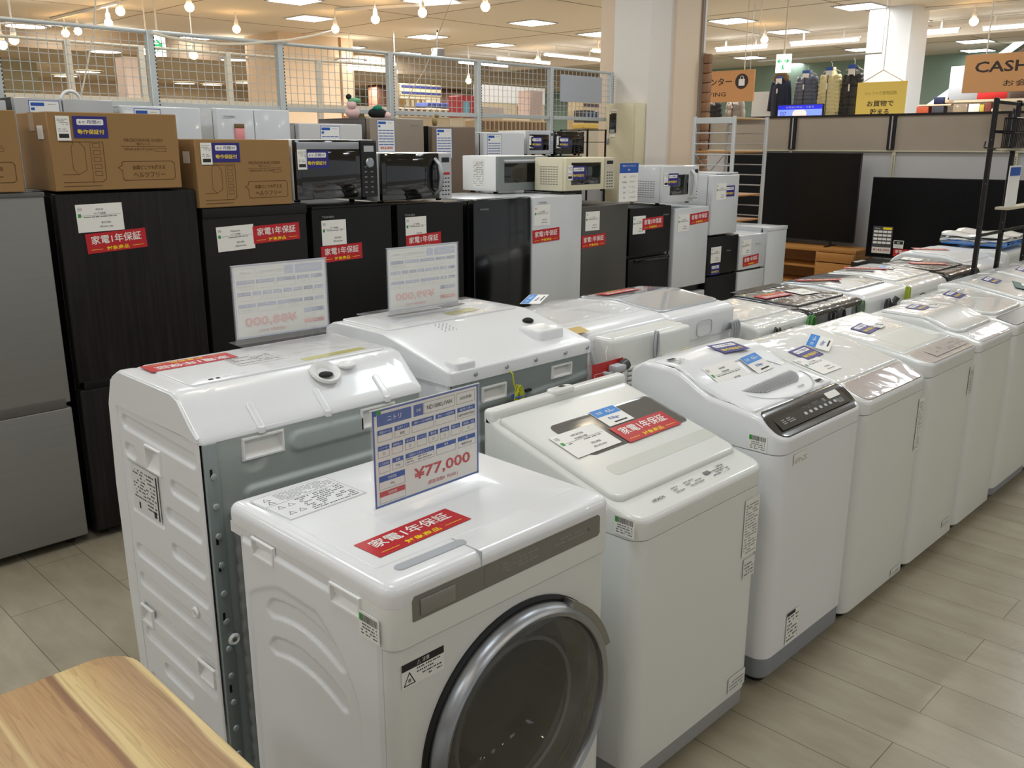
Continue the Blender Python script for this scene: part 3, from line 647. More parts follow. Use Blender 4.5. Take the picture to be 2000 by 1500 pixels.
# SHARP style: swoopy lid with ribbed disc and black control panel
T, f, lo = top_washer('white washer-dryer with black control panel and grey ribbed round lid vent', 2.232, 1.133, .54, .54,
    [(0, .812), (.10, .868), (.22, .885), (.40, .955), (.50, .958), (.54, .93)], .762, lid=(.105, .47, .022), blend=cprof, pan=(.012, .528, .006, .098), panm=mat('gloss_dark_panel', (52, 51, 50), .18, coat=1.), skirt=(.03, .10), lidrad=.01, panrad=.045, lidoff=.006)
g = MB()
for k in range(15):   # ribs of the vent, a lens shape cut by the round lid
    yy = .163+k*.0056; hw_ = .175*math.sqrt(max(0, 1-((yy-.232)/.085)**2))
    if hw_ > .01: g.box(.29-hw_, .29+hw_, yy, yy+.0032, f(0, yy)+.004, f(0, yy)+.0105, mat('vent_rib', (176, 178, 180), .3))
    if hw_ > .01: g.box(.29-hw_, .29+hw_, yy+.0032, yy+.0056, f(0, yy)+.003, f(0, yy)+.0082, dgrey)
g.build('vent_grille', lo)
g = MB(); n = 40
V = [(.30+.20*math.cos(2*PI*k/n), .215+.12*math.sin(2*PI*k/n), f(0, .215+.12*math.sin(2*PI*k/n))+.0065) for k in range(n)]+[(.30+.194*math.cos(2*PI*k/n), .215+.114*math.sin(2*PI*k/n), f(0, .215+.114*math.sin(2*PI*k/n))+.0075) for k in range(n)]
g.add(V, [(k, (k+1) % n, n+(k+1) % n, n+k) for k in range(n)], lgrey, True); g.build('lid_ring', lo)
c, s_ = on_top(f, .36, .135, .0085); a = Art(.06, .012); a.text('SHARP', 0, 0, .01, inkg, bold=.02); place(a.mesh('brand_print'), 'brand_print', T, c, (1, 0, 0), s_)
c, s_ = on_top(f, .35, .40, .010); place(A_NAV, 'guarantee_sticker', T, c, (1, -.1, 0), s_, -.05)
c, s_ = on_top(f, .365, .30, .012); place(A_CAP, 'capacity_card', T, c, (1, 0, 0), s_, .06)
c, s_ = on_top(f, .19, .295, .0085); place(T_SHP, 'price_tag', T, c, (1, 0, 0), s_)
c, s_ = on_top(f, .075, .41, .0085); a = Art(.07, .06); a.rect(-.03, .015, .01, .027, ink); a.small(-.03, -.025, .03, .013, 5, ink, 7); place(a.mesh('caution_print'), 'caution_print', T, c, (1, 0, 0), s_)
c, s_ = on_top(f, .48, .125, .0085); a = Art(.07, .03); a.rect(-.03, 0, .01, .012, ink); a.small(-.03, -.015, .02, -.002, 2, inkg, 9); place(a.mesh('caution_print'), 'caution_print', T, c, (1, 0, 0), s_)
c, s_ = on_top(f, .2, .50, .002); a = Art(.2, .04); a.rect(.02, .005, .1, .018, yel); a.small(-.1, -.015, .0, .015, 4, inkg, 9); place(a.mesh('film_print'), 'film_print', T, c, (1, 0, 0), s_)
a = Art(.44, .066, mat('gloss_dark_panel', (52, 51, 50), .18, coat=1.))
for k in range(8): a.rrect(-.06+k*.032, -.016, -.044+k*.032, -.006, .003, lgrey, 2); a.rrect(-.062+k*.032, -.0175, -.042+k*.032, -.0045, .003, black, 1)
a.small(-.19, -.02, -.12, .0, 3, lgrey, 4, .7); a.rect(.02, .004, .06, .02, black); a.rrect(.12, .002, .2, .026, .006, paper, 3); a.rrect(.15, -.024, .19, -.006, .004, inkg, 2); a.small(-.05, .0, .0, .012, 2, inkg, 8, .5); a.rrect(.085, .0, .1, .014, .004, inkg)
c, s_ = on_top(f, .27, .052, .003); place(a.mesh('control_print'), 'control_print', T, c, (1, 0, 0), s_)
place(A_BAR, 'barcode_sticker', T, (-.0008, .075, .79), (0, -1, 0), (0, 0, 1))
place(art_info(.08, .11, 7, 31, True), 'energy_label', T, (.165, -.0015, .165), (1, 0, 0), (0, 0, 1)); place(art_info(.085, .035, 3, 32, False), 'rating_print', T, (.12, -.0015, .735), (1, 0, 0), (0, 0, 1))
MB().lathe([(.03, .03), (.045, .0), (.05, -.04)], (.07, .06, .05), (0, 0, -1), greyp, 20).build('corner_foot', T)

GR = 'white top-loading washers in the front row'
T, f, lo = top_washer('white top-loading washer with pinkish bronze control panel and folded blue card on its lid', 2.785, 1.133, .53, .50,
    [(0, .806), (.10, .848), (.30, .895), (.44, .93), (.50, .93)], .762, lid=(.108, .43, .02), m=wrapw, pan=(.02, .51, .008, .10), panm=bronze, lidm=wrapw, lidrad=.012, lidoff=.005, panrad=.035)
c, s_ = on_top(f, .16, .30, .0075); place(A_NAV, 'guarantee_sticker', T, c, (1, 0, 0), s_, .05)
c, s_ = on_top(f, .29, .315, .02); place(A_CAP, 'capacity_card', T, c, (1, 0, .15), s_, .3)
place(T_GEN, 'price_tag', T, *((lambda q: (q[0], (1, 0, 0), q[1]))(on_top(f, .1, .225, .0072))))
place(art_info(.05, .2, 22, 41, False), 'caution_print', T, (.49, -.0015, .63), (1, 0, 0), (0, 0, 1))
place(art_info(.08, .03, 3, 42, False, wrapw), 'rating_print', T, (.43, -.0015, .06), (1, 0, 0), (0, 0, 1))
T, f, lo = top_washer('white top-loading washer with pale pink control panel and clear recessed grip on lid, under film', 3.322, 1.133, .515, .50,
    [(0, .842), (.10, .862), (.40, .905), (.50, .915)], .79, lid=(.10, .40, .02), m=wrapw, pan=(.02, .5, .006, .10), panm=mat('pale_pink_panel', (214, 204, 198), .25, coat=1., coatbump=.2), lidm=wrapw, lidrad=.012, lidoff=.005, slot=(.10, .42, .12, .26), panrad=.04)
c, s_ = on_top(f, .2, .34, .0075); place(A_NAV, 'guarantee_sticker', T, c, (1, 0, 0), s_, .1)
c, s_ = on_top(f, .3, .33, .0075); place(A_SLIP, 'price_slip', T, c, (0, 1, 0), -Vector((1, 0, 0)), .2)
c, s_ = on_top(f, .3, .05, .0045); a = Art(.34, .05, mat('pale_pink_panel', (214, 204, 198), .25)); a.small(-.12, -.02, .16, .02, 4, inkg, 14, .4); place(a.mesh('control_print'), 'control_print', T, c, (1, 0, 0), s_)
place(art_info(.05, .12, 14, 43, False, wrapw), 'caution_print', T, (.47, -.0015, .70), (1, 0, 0), (0, 0, 1))
place(art_info(.08, .03, 3, 44, False, wrapw), 'rating_print', T, (.40, -.0015, .1), (1, 0, 0), (0, 0, 1))
T, f, lo = top_washer('white top-loading washer with domed lid and shiny pale control strip, wrapped in film', 3.845, 1.133, .465, .52,
    [(0, .838), (.10, .868), (.25, .912), (.42, .915), (.52, .885)], .80, lid=(.085, .42, .016), m=wrapw, blend=cprof, lidm=wrapw, lidrad=.07, lidoff=.012, pan=(.05, .445, .008, .07), panm=mat('control_film', (214, 214, 222), .1, coat=1., coatbump=.5))
c, s_ = on_top(f, .2, .33, .0135); place(A_NAV, 'guarantee_sticker', T, c, (1, 0, 0), s_, .1)
c, s_ = on_top(f, .28, .3, .0135); place(A_SLIP, 'price_slip', T, c, (0, 1, 0), -Vector((1, 0, 0)), .2)
T, f, lo = top_washer('white top-loading washer cut by the right edge of the picture, its round-cornered lid under film', 4.318, 1.133, .53, .52,
    [(0, .842), (.10, .868), (.40, .91), (.52, .90)], .80, lid=(.11, .44, .02), m=wrapw, lidm=wrapw, lidrad=.1, skirt=(.03, .07), pan=(.03, .5, .01, .10), panm=dgrey)
c, s_ = on_top(f, .26, .36, .0135); place(A_NAV, 'guarantee_sticker', T, c, (1, 0, 0), s_, .1)
for i, (x, w, lab) in enumerate([(4.856, .56, 'white top-loading washer with a green card lying on its lid, farther along the front row'), (5.424, .56, 'white top-loading washer under clear film, second from the far end of the front row'), (5.99, .56, 'white top-loading washer at the far end of the front row, beside the black rack')]):
    T, f, lo = top_washer(lab, x, 1.133, w, .54, [(0, .85), (.10, .87), (.42, .93), (.54, .92)], .80, lid=(.11, .44, .02), m=wrapw, lidm=wrapw)
    c, s_ = on_top(f, .26, .36, .0135); place(A_NAV, 'guarantee_sticker', T, c, (1, 0, 0), s_, .1)
    if i == 0:
        c, s_ = on_top(f, .34, .20, .014); a = Art(.2, .14, mat('dark_green_card', (30, 84, 76), .5)); a.rrect(.0, -.03, .08, .03, .02, paper); place(a.mesh('green_card'), 'green_card', T, c, (1, .2, 0), s_, .2)

# ================================================================ back row (fronts face +y, their backs toward the camera side)
BY = 1.875
def drum_back_a():
    t = thing('drum_washing_machine', 'white drum washer with ribbed left side, steel back and an upside-down red sticker on top', 'washing machine', (.872, BY, 0), 0, None)
    w, d = .665, .50; top = 1.055
    # local: back face at y 0, front at y d ; x 0 is the left side facing the camera
    P = [(0, .045), (0, .955), (.02, .975), (.085, 1.04), (.10, top-.004), (.12, top), (.40, top), (.43, top-.006), (.47, 1.02), (.50, .95), (.515, .72), (.51, .40), (.49, .05)]
    MB().prism([(max(p[0], .05), p[1]) for p in P if p[1] < .956 or p[0] > .4], 'x', .05, w-.014, white).build('cabinet', t)
    g = [(.02, .25), ]
    def fn(u, v):   # u: from back (y 0) to front, v height from .05
        y, z = u, v+.05; h = .004
        for k, (a, b, zz) in enumerate([(.015, .43, .905), (.015, .17, .80), (.36, .43, .838), (.02, .21, .715), (.02, .20, .62), (.02, .43, .54), (.02, .43, .452), (.02, .43, .365), (.02, .43, .285), (.16, .33, .22), (.02, .43, .14)]):
            h -= .009*caps(y, z, a+.018, zz+.0, b-.018, zz+.012*(b-a)/.4, .016, .006)
        h -= .004*smooth(.225, .235, y)*smooth(.425, .415, y)*smooth(.665, .675, z)*smooth(.815, .805, z)
        h += .006*smooth(.46, .50, y)*0
        return h*smooth(0, .004, u)
    s = MB().relief((0.002, .0, .05), (0, 1, 0), (0, 0, 1), .462, .905, 180, 300, fn, white, (-1, 0, 0), skip=((.296-.09+.004, .296-.004, .815+.004-.05, .885-.004-.05), (.44-.075+.004, .436, .328+.004-.05, .383-.004-.05), (.11-.09+.004, .106, .304-.05, .351-.05)))
    s.prism([(.45, .05), (.45, .955), (.085, .958), (.0, .955), (.0, .965), (.03, .985), (.085, 1.04), (.12, 1.05), (.40, 1.05), (.43, 1.045), (.47, 1.02), (.50, .95), (.515, .72), (.51, .40), (.49, .05)], 'x', -.004, .016, white)
    s.build('side_panel', t, 'white pressed side panel with slanting grooves')
    MB().box(w-.014, w, 0, d-.03, .05, .955, white).build('right_side_panel', t)
    # top cover: sloped rear, flat centre
    f = prof([(-.006, .957), (.0, .965), (.03, .99), (.095, 1.05), (.12, top), (.42, top), (.47, 1.03), (.5, .98)])
    tc = MB().slab(.0, w, -.006, .5, [.012, .012, .03, .03], .95, f, white, e=.006, side=26, cn=5)
    tc.slab(.055, w-.03, .125, .41, .012, top-.002, top+.004, white, e=.003, side=4, rings=3)
    for k in range(3): tc.slab(.15+.19*k, .17+.19*k, -.012, .05, .008, lambda x, y: f(x, y)-.01, lambda x, y: f(x, y)+.006, white, e=.004, side=4, cn=3, rings=3)
    tc.build('top_cover', t)
    sp = MB().lathe([(.042, 0), (.040, .008), (.028, .002), (.022, -.004)], (.40, .075, f(0, .075)+.006), (0, -.6, 1), wplast, 28); sp.build('water_inlet', t); MB().ball((.40, .073, f(0, .073)+.004), .02, rubber, 14, (1, 1, .35)).build('inlet_plug', t)
    MB().ball((.475, .085, f(0, .085)+.004), .026, wplast, 18, (1, 1, .4)).build('inlet_cap', t)
    # steel back
    def fb(u, v):
        x, z = u, v+.05; h = 0
        for zz in (.80, .715, .62, .54, .30, .22): h += .008*caps(x, z, .11, zz, .60, zz, .016, .008)
        h += .006*caps(x, z, .25, .90, .58, .90, .026, .006); h -= .006*caps(x, z, .12, .885, .13, .885, .025, .01)
        return h
    b = MB().relief((.012, -.002, .05), (1, 0, 0), (0, 0, 1), w-.024, .905, 130, 200, fb, zinc, (0, -1, 0), skip=((.097, .204, .839, .889), (.442, .549, .839, .889))); b.build('back_panel', t, 'galvanised steel back with pressed ribs')
    r = MB(); r.box(.006, .040, -.012, .0, .06, .95, zincd, .002)
    for z in [.12+.075*k for k in range(11)]: r.lathe([(.0005, .006), (.007, .005), (.009, 0)], (.024, -.011, z), (0, -1, 0), zinc, 10)
    for z in (.87, .70, .63, .50, .30): r.box(.016, .022, -.0135, -.011, z, z+.02, black)
    r.build('corner_rail', t)
    h = MB(); V = []
    pts = [(.075, -.028, z) for z in [.06+.0125*k for k in range(58)]]; h.tube(pts, [.020 if k % 4 < 3 else .0165 for k in range(58)], mat('hose_grey', (128, 132, 132), .4, metal=.2), 14); h.build('drain_hose', t)
    recess_handle('back_grip', t, (.105, -.004, .885), (1, 0, 0), (0, 0, 1), .115, .058, wplast); recess_handle('back_grip', t, (.45, -.004, .885), (1, 0, 0), (0, 0, 1), .115, .058, wplast)
    recess_handle('side_grip', t, (-.003, .296, .815), (0, -1, 0), (0, 0, 1), .09, .07, wplast)
    recess_handle('side_grip', t, (-.003, .44, .328), (0, -1, 0), (0, 0, 1), .075, .055, wplast); recess_handle('side_grip', t, (-.003, .11, .30), (0, -1, 0), (0, 0, 1), .09, .055, wplast)
    for (yy, zz, ax) in ((.09, .49, 0), (-.012, .44, 1)):
        o = MB().lathe([(.006, .004), (.011, .006), (.015, .003), (.016, 0)], (-.004, yy, zz) if not ax else (.04, yy, zz), (-1, 0, 0) if not ax else (0, -1, 0), wplast, 20); o.build('cable_clip', t)
    fl = Art(.16, .13, mat('rating_plate', (222, 222, 220), .4)); fl.small(-.07, -.03, .0, .055, 9, ink, 2, .6); fl.small(.005, -.05, .06, .055, 10, ink, 3, .6); fl.rect(.066, -.06, .074, .06, ink); fl.rect(-.05, -.056, -.04, -.038, ink); fl.rect(.04, -.058, .055, -.04, ink)
    place(fl.mesh('rating_plate'), 'rating_plate', t, (-.001, .325, .742), (0, -1, 0), (0, 0, 1))
    place(A_WAR, 'warranty_sticker', t, (.165, .352, top+.0045), (-1, .02, 0), (0, -1, 0))
    place(art_info(.13, .1, 5, 51, False, mat('loose_slip', (226, 226, 226), .2, coat=.6)), 'price_tag', t, (.30, .265, top+.0045), (-1, .02, 0), (0, -1, 0))
    a = Art(.2, .03, mat('film_yellow', (214, 206, 96), .3, coat=1.)); place(a.mesh('yellow_tape'), 'yellow_tape', t, (.49, .165, top+.0045), (1, .0, 0), (0, 1, 0), .02)
    a = Art(.14, .02); a.rect(-.06, -.004, -.048, .005, ink); a.rect(-.04, -.004, -.03, .005, ink); a.small(-.02, -.002, .05, .003, 1, inkg, 3); place(a.mesh('symbol_print'), 'symbol_print', t, (.17, .145, top+.0045), (1, 0, 0), (0, 1, 0))
    MB().slab(.28, .64, .13, .40, .01, top+.005, top+.0065, filmc, e=.0005, side=6, rings=6).build('clear_film', t)
    # stretch film wound low round the body
    wf = MB(); wf.relief((-.016, -.03, .36), (0, 1, 0), (0, 0, 1), .5, .16, 40, 14, lambda u, v: .002*math.sin(u*30+v*50)+.0015*math.sin(v*140+u*9), filmc, (-1, 0, 0)); wf.build('stretch_film', t)
    for x in (.06, w-.06):
        for y in (.06, d-.08): MB().lathe([(.024, 0), (.024, .05)], (x, y, .001), (0, 0, 1), rubber, 16).build('foot', t)
drum_back_a()
S88 = art_sheet('HITACHI', 'BD-SV110JL', '2023年製', '88,000', '80,000', '11kg'); S88b = art_sheet('HITACHI', 'BD-SV110JL', '2023年製', '88,000', '80,000', '11kg', back=True)
S99 = art_sheet('HITACHI', 'BD-STX120HL', '2022年製', '99,000', '90,000', '12kg'); S99b = art_sheet('HITACHI', 'BD-STX120HL', '2022年製', '99,000', '90,000', '12kg', back=True)
sign_stand(1.36, 2.29, 1.066, 'acrylic sign stand seen from behind on the ribbed-side washer, beside an upside-down red sticker', S88, PI-.05, S88b)
sign_stand(1.93, 2.33, 1.067, 'acrylic sign stand seen from behind on the sloped-top washer, farther from the camera', S99, PI-.03, S99b)

def drum_back_b():
    t = thing('drum_washing_machine', 'white drum washer seen from behind, sloped top, yellow-green wire tied at its back', 'washing machine', (1.632, BY, 0), 0, None)
    w, d = .635, .64; top = 1.058
    MB().box(.004, w-.004, 0.05, d-.04, .05, .95, white).box(.002, .012, .0, .06, .05, .95, white).box(w-.012, w-.002, .0, .06, .05, .95, white).build('cabinet', t)
    f = prof([(-.01, .985), (.0, .988), (.30, top), (.56, top), (.64, 1.02)])
    tc = MB().slab(-.002, w+.002, -.012, d, [.014, .014, .05, .05], .946, f, white, e=.006, side=24, cn=5)
    tc.slab(.03, w-.03, .31, .56, .012, top-.002, top+.005, white, e=.003, side=4, rings=3)
    for k in range(7):
        for j in range(8): tc.box(.20+.008*k, .203+.008*k, .235+.008*j, .239+.008*j, f(0, .235+.008*j)-.001, f(0, .237+.008*j)+.0006, inkg) if (j+k) % 2 == 0 else None
    tc.build('top_cover', t)
    # inlet box standing out of the slope
    ib = MB().slab(.45, .57, .05, .16, .02, .985, 1.035, white, e=.012, side=4, cn=5); ib.build('inlet_housing', t); MB().ball((.54, .195, 1.038), .02, rubber, 14, (1, 1, .5)).build('inlet_hole', t)
    MB().slab(.03, .11, -.008, .05, .012, .965, 1.008, white, e=.006, side=3, cn=4).build('corner_step', t)
    def fb(u, v):
        x, z = u, v+.05; h = .006*caps(x, z, .06, .86, .30, .86, .012, .006)+.006*caps(x, z, .34, .85, .6, .87, .012, .006)+.007*caps(x, z, .08, .73, .58, .73, .03, .01); return h
    MB().relief((.012, -.004, .05), (1, 0, 0), (0, 0, 1), w-.024, .895, 122, 180, fb, zincd, (0, -1, 0), skip=((.122, .219, .822, .864), (.432, .524, .839, .876))).build('back_panel', t, 'dull galvanised steel back')
    for x in (.10, .23, .36, .50, .61): MB().lathe([(.0005, .005), (.006, .004), (.0075, 0)], (x, -.0125, .966), (0, -1, 0), chrome, 10).build('screw', t)
    recess_handle('back_grip', t, (.13, -.006, .868), (1, 0, 0), (0, 0, 1), .105, .05, wplast); recess_handle('back_grip', t, (.44, -.006, .885), (1, 0, 0), (0, 0, 1), .10, .045, wplast)
    MB().box(.315, .34, -.014, -.004, .868, .876, black).build('slot', t)
    wy = mat('earth_wire_yellow', (206, 206, 40), .4); wi = MB(); rr = random.Random(4)
    wi.tube([(.243, -.014, .95), (.238, -.03, .945), (.24, -.032, .92), (.25, -.03, .895)], .0022, wy, 6)
    for k in range(9):
        ax = rr.uniform(.008, .016); az = rr.uniform(.028, .04); ox = rr.uniform(-.008, .008); oz = rr.uniform(-.006, .006); yo = rr.uniform(-.012, .0)
        wi.tube([(.255+ox+ax*math.cos(a_), -.03+yo, .865+oz+az*math.sin(a_)) for a_ in [2*PI*q/14 for q in range(15)]], .002, wy, 5)
    wi.build('earth_wire', t); MB().tube([(.255+.018*math.cos(2*PI*q/10), -.032+.016*math.sin(2*PI*q/10), .872) for q in range(11)], .003, blue, 5).build('wire_tie', t)
    place(Art(.14, .05, mat('film_yellow', (214, 206, 96), .3, coat=1.)).mesh('yellow_tape'), 'yellow_tape', t, (.40, .38, top+.006), (1, 0, 0), (0, 1, 0), .1)
    place(Art(.10, .05, dgrey).mesh('dark_sticker'), 'dark_sticker', t, (.46, .50, top+.006), (1, .1, 0), (0, 1, 0), .1)
    MB().slab(.1, .6, .30, .58, .01, top+.008, top+.010, filmc, e=.0005, side=6, rings=6).build('clear_film', t)
    for x in (.06, w-.06):
        for y in (.06, d-.08): MB().lathe([(.024, 0), (.024, .05)], (x, y, .001), (0, 0, 1), rubber, 16).build('foot', t)
drum_back_b()

def cord(parent, pts, m=dgrey, r=.005, name='power_cord'):
    P = [Vector(p) for p in pts]; out = []
    for i in range(len(P)-1):
        p0, p1, p2, p3 = P[max(i-1, 0)], P[i], P[i+1], P[min(i+2, len(P)-1)]
        for k in range(5):
            s_ = k/5; out.append(.5*((2*p1)+(-p0+p2)*s_+(2*p0-5*p1+4*p2-p3)*s_*s_+(-p0+3*p1-3*p2+p3)*s_**3))
    out.append(P[-1]); return MB().tube(out, r, m, 7).build(name, parent)
def coil(parent, c, rx, rz_, n, m, r=.003, name='power_cord', tilt=0):
    rr = random.Random(int(c[0]*1000)); mb = MB()
    for k in range(n):
        ox, oz, oy = rr.uniform(-.3, .3)*rx, rr.uniform(-.1, .1)*rz_, rr.uniform(-.02, .01)
        mb.tube([(c[0]+ox+rx*math.cos(a_)+tilt*math.sin(a_), c[1]+oy, c[2]+oz+rz_*math.sin(a_)) for a_ in [2*PI*q/16 for q in range(17)]], r, m, 6)
    return mb.build(name, parent)
def back_washer(label, x, w, h, d=.56, m=wrapw, back=None, lid=None, lidm=None, pts=None, seam=None, y=BY, blend=prof, lidoff=.008, steel=True):
    """a top loader turned round: root at its back left corner, local y 0 = back"""
    t = thing('washing_machine', label, 'washing machine', (x, y, 0)); pts = pts or [(0, h-.03), (.02, h-.012), (.10, h), (d-.12, h-.02), (d, h-.10)]; f = blend(pts); seam = seam or h-.10
    MB().slab(.002, w-.002, .002, d, [.012, .012, .04, .04], .04, seam, offwhite if m is wrapw else m, e=.001, side=4, rings=3, eb=.004).build('cabinet', t)
    MB().slab(0, w, 0, d, [.02, .02, .05, .05], seam+.001, f, m, e=.018, side=14, cn=6).build('top_cover', t)
    l = lid or (.1, d-.14)
    lo = MB().slab(.02, w-.02, l[0], l[1], .03, lambda a, b: f(a, b)+.0005, lambda a, b: f(a, b)+lidoff, lidm or m, e=.006, side=8, cn=5).build('lid', t)
    if steel: MB().box(.02, w-.02, -.006, .004, .10, seam-.03, zincd, .002).box(.03, w-.03, -.012, -.004, seam-.12, seam-.10, zinc, .003).build('back_panel', t)
    for fx in (.06, w-.06):
        for fy in (.06, d-.06): MB().lathe([(.024, 0), (.024, .045)], (fx, fy, .001), (0, 0, 1), rubber, 14).build('foot', t)
    return t, f
def lay(me, name, T, f, x, y, ang=0, off=.011):
    z = f(x, y); dz = (f(x, y+.03)-f(x, y-.03))/.06; d = Vector((math.cos(ang), math.sin(ang), math.sin(ang)*dz)); e = Vector((-math.sin(ang), math.cos(ang), math.cos(ang)*dz))
    return place(me, name, T, (x, y, z+off), d, e)
# washer with dryer duct housings standing out of its back
T, f = back_washer('white washer seen from behind with tall back housing, louvres and grey plug, under crinkled film', 2.285, .585, 1.0, .60, m=white, steel=False, y=BY+.09, pts=[(0, .965), (.04, .985), (.30, 1.0), (.48, .985), (.60, .86)], seam=.86, lidm=filmc)
MB().slab(.12, .565, -.09, .01, [.03, .03, .005, .005], .30, .965, offwhite, e=.02, side=5).build('back_housing', T)
MB().slab(.34, .57, -.11, -.04, .02, .55, .958, offwhite, e=.014, side=4).build('duct_cover', T)
lv = MB()
for k in range(11): lv.box(.20, .31, -.097, -.09, .84-.018*k, .852-.018*k, offwhite, .002); lv.box(.20, .31, -.0925, -.089, .836-.018*k, .84-.018*k, inkg)
for k in range(4): lv.box(.37, .48, -.117, -.11, .86-.018*k, .872-.018*k, offwhite, .002); lv.box(.37, .48, -.1125, -.109, .856-.018*k, .86-.018*k, inkg)
lv.build('louvres', T)
cord(T, [(.02, -.03, .99), (.025, -.06, .94), (.03, -.08, .88), (.05, -.12, .86), (.08, -.13, .87)], lgrey, .008); MB().box(.06, .12, -.15, -.11, .862, .89, lgrey, .008).lathe([(.02, 0), (.02, .03)], (.11, -.13, .876), (1, 0, .3), dgrey, 10).build('plug', T)
coil(T, (.318, -.12, .92), .012, .05, 3, lgrey, .004); place(Art(.08, .05, mat('amber_label', (206, 172, 60), .3, coat=1.)).mesh('amber_label'), 'amber_label', T, (.06, .03, .99), (1, 0, 0), (0, 1, .2))
MB().slab(.03, .5, .12, .45, .02, lambda a, b: f(a, b)+.01, lambda a, b: f(a, b)+.012+.006*math.sin(a*25+b*9), filmc, e=.0005, side=10, rings=9).build('crinkled_film', T)
place(A_CAP, 'capacity_card', T, (.34, .50, 1.01), (1, .1, .2), (0, 1, 0), .3)
T, f = back_washer('white washer seen from behind with wide clear lid, red sticker and oval blank plate', 2.885, .48, .985, .62, m=white, steel=False, y=BY+.10, pts=[(0, .955), (.03, .965), (.3, .995), (.5, .98), (.62, .86)], seam=.85, lidm=mat('smoky_lid', (196, 200, 204), .06, coat=1., alpha=.9), lid=(.07, .5))
op = MB(); P = []
for k in range(36): a_ = 2*PI*k/36; P.append((.24+.055*(abs(math.cos(a_))**.5)*(1 if math.cos(a_) > 0 else -1), .89+.033*(abs(math.sin(a_))**.5)*(1 if math.sin(a_) > 0 else -1)))
op.tube([(p[0], -.003, p[1]) for p in P+[P[0]]], .0018, lgrey, 5); op.build('oval_plate', T)
place(art_info(.035, .09, 8, 61, False, lgrey), 'rating_print', T, (.03, -.001, .90), (1, 0, 0), (0, 0, 1))
for k in range(4): cord(T, [(.38+.018*k, -.005, .86), (.385+.018*k, -.035, .90), (.40+.018*k, -.04, .87), (.40+.018*k, -.03, .80)], lgrey, .006, 'drain_hose')
lay(A_WAR, 'warranty_sticker', T, f, .20, .42, PI)
T, f = back_washer('short white washer seen from behind with green earth wire, next to the black washer', 3.40, .47, .875, .56, seam=.78, pts=[(0, .85), (.03, .868), (.4, .885), (.56, .80)])
coil(T, (.43, -.02, .82), .022, .045, 8, mat('earth_wire_green', (74, 140, 66), .4), .0025, 'earth_wire'); coil(T, (.12, -.02, .80), .012, .05, 4, dgrey, .004); place(art_info(.14, .05, 3, 62, False, wrapw), 'caution_print', T, (.25, -.001, .82), (1, 0, 0), (0, 0, 1))
place(A_CAP, 'capacity_card', T, (.2, .30, .893), (1, .1, 0), (0, 1, 0), .3); MB().slab(.02, .45, .06, .2, .01, .886, .89, filmc, e=.0005, side=8).build('clear_film', T)
cord(T, [(.03, -.01, .80), (.05, -.05, .84), (.09, -.06, .80), (.12, -.04, .74)], dgrey, .006)
T, f = back_washer('black washer seen from behind between white washers, red and white papers on its lid', 3.90, .56, .885, .60, m=wrapb, seam=.76, pts=[(0, .85), (.03, .872), (.44, .888), (.60, .80)], lidm=wrapb)
coil(T, (.24, -.02, .80), .03, .06, 3, dgrey, .005); coil(T, (.50, -.01, .82), .02, .04, 1, mat('earth_wire_green', (74, 140, 66), .4), .003, 'earth_wire'); place(Art(.07, .045, lgrey).mesh('rating_plate'), 'rating_plate', T, (.36, -.0015, .82), (1, 0, 0), (0, 0, 1))
lay(A_WAR, 'warranty_sticker', T, f, .16, .30, PI-.1); lay(T_GEN, 'price_tag', T, f, .38, .26, PI-.2); MB().slab(.06, .5, .42, .49, .01, .88, .897, black, e=.001, side=4).build('dark_recess', T)
T, f = back_washer('white washer with grey lid seen from behind, grey plug and yellow-green wire on its back', 4.48, .53, .885, .62, m=white, seam=.76, pts=[(0, .85), (.03, .872), (.3, .895), (.5, .885), (.62, .80)], lidm=mat('grey_lid', (176, 182, 188), .12, coat=1., coatbump=.15), lid=(.12, .5), steel=False)
lay(A_WAR, 'warranty_sticker', T, f, .18, .36, -.9); coil(T, (.20, -.02, .80), .014, .04, 3, dgrey, .005); MB().box(.24, .27, -.05, -.02, .79, .82, dgrey, .008).lathe([(.014, 0), (.016, .03)], (.255, -.035, .82), (.4, -.5, 1), dgrey, 10).build('plug', T)
coil(T, (.46, -.015, .83), .01, .045, 5, mat('earth_wire_yg', (170, 186, 50), .4), .0025, 'earth_wire')
T, f = back_washer('white washer with grey and blue cards on its lid, next to the far black washer', 5.05, .57, .885, .62, m=wrapw, seam=.74, pts=[(0, .83), (.04, .87), (.3, .895), (.5, .89), (.62, .80)])
lay(A_WAR, 'warranty_sticker', T, f, .26, .38, -1.1); lay(A_CAP, 'capacity_card', T, f, .38, .30, .2); lay(Art(.16, .05, inkg).mesh('grey_card'), 'grey_card', T, f, .14, .36, 1.7)
cord(T, [(.03, -.01, .76), (.05, -.05, .82), (.09, -.06, .78), (.2, -.04, .76)], dgrey, .012, 'drain_hose')
T, f = back_washer('black washer farthest from the camera, seen from behind at the foot of the black rack', 5.66, .52, .885, .60, m=wrapb, seam=.76, lidm=wrapb, pts=[(0, .85), (.03, .872), (.44, .888), (.60, .80)])
coil(T, (.3, -.02, .80), .03, .05, 3, dgrey, .005); lay(A_WAR, 'warranty_sticker', T, f, .26, .24, -.8); lay(T_GEN, 'price_tag', T, f, .36, .38, .2)
T, f = back_washer('white drum washer with sloping back and red sticker, behind the far black washer', 6.30, .56, .92, .60, m=white, seam=.78, pts=[(0, .82), (.03, .84), (.22, .90), (.5, .91), (.60, .84)], y=BY+.05)
lay(A_WAR, 'warranty_sticker', T, f, .22, .40, -.8)
T, f = back_washer('white washer with bright blue plastic bags heaped on top, behind the black rack', 6.9, .62, .90, .60, m=wrapw, seam=.80, y=BY+.05)
bag = MB()
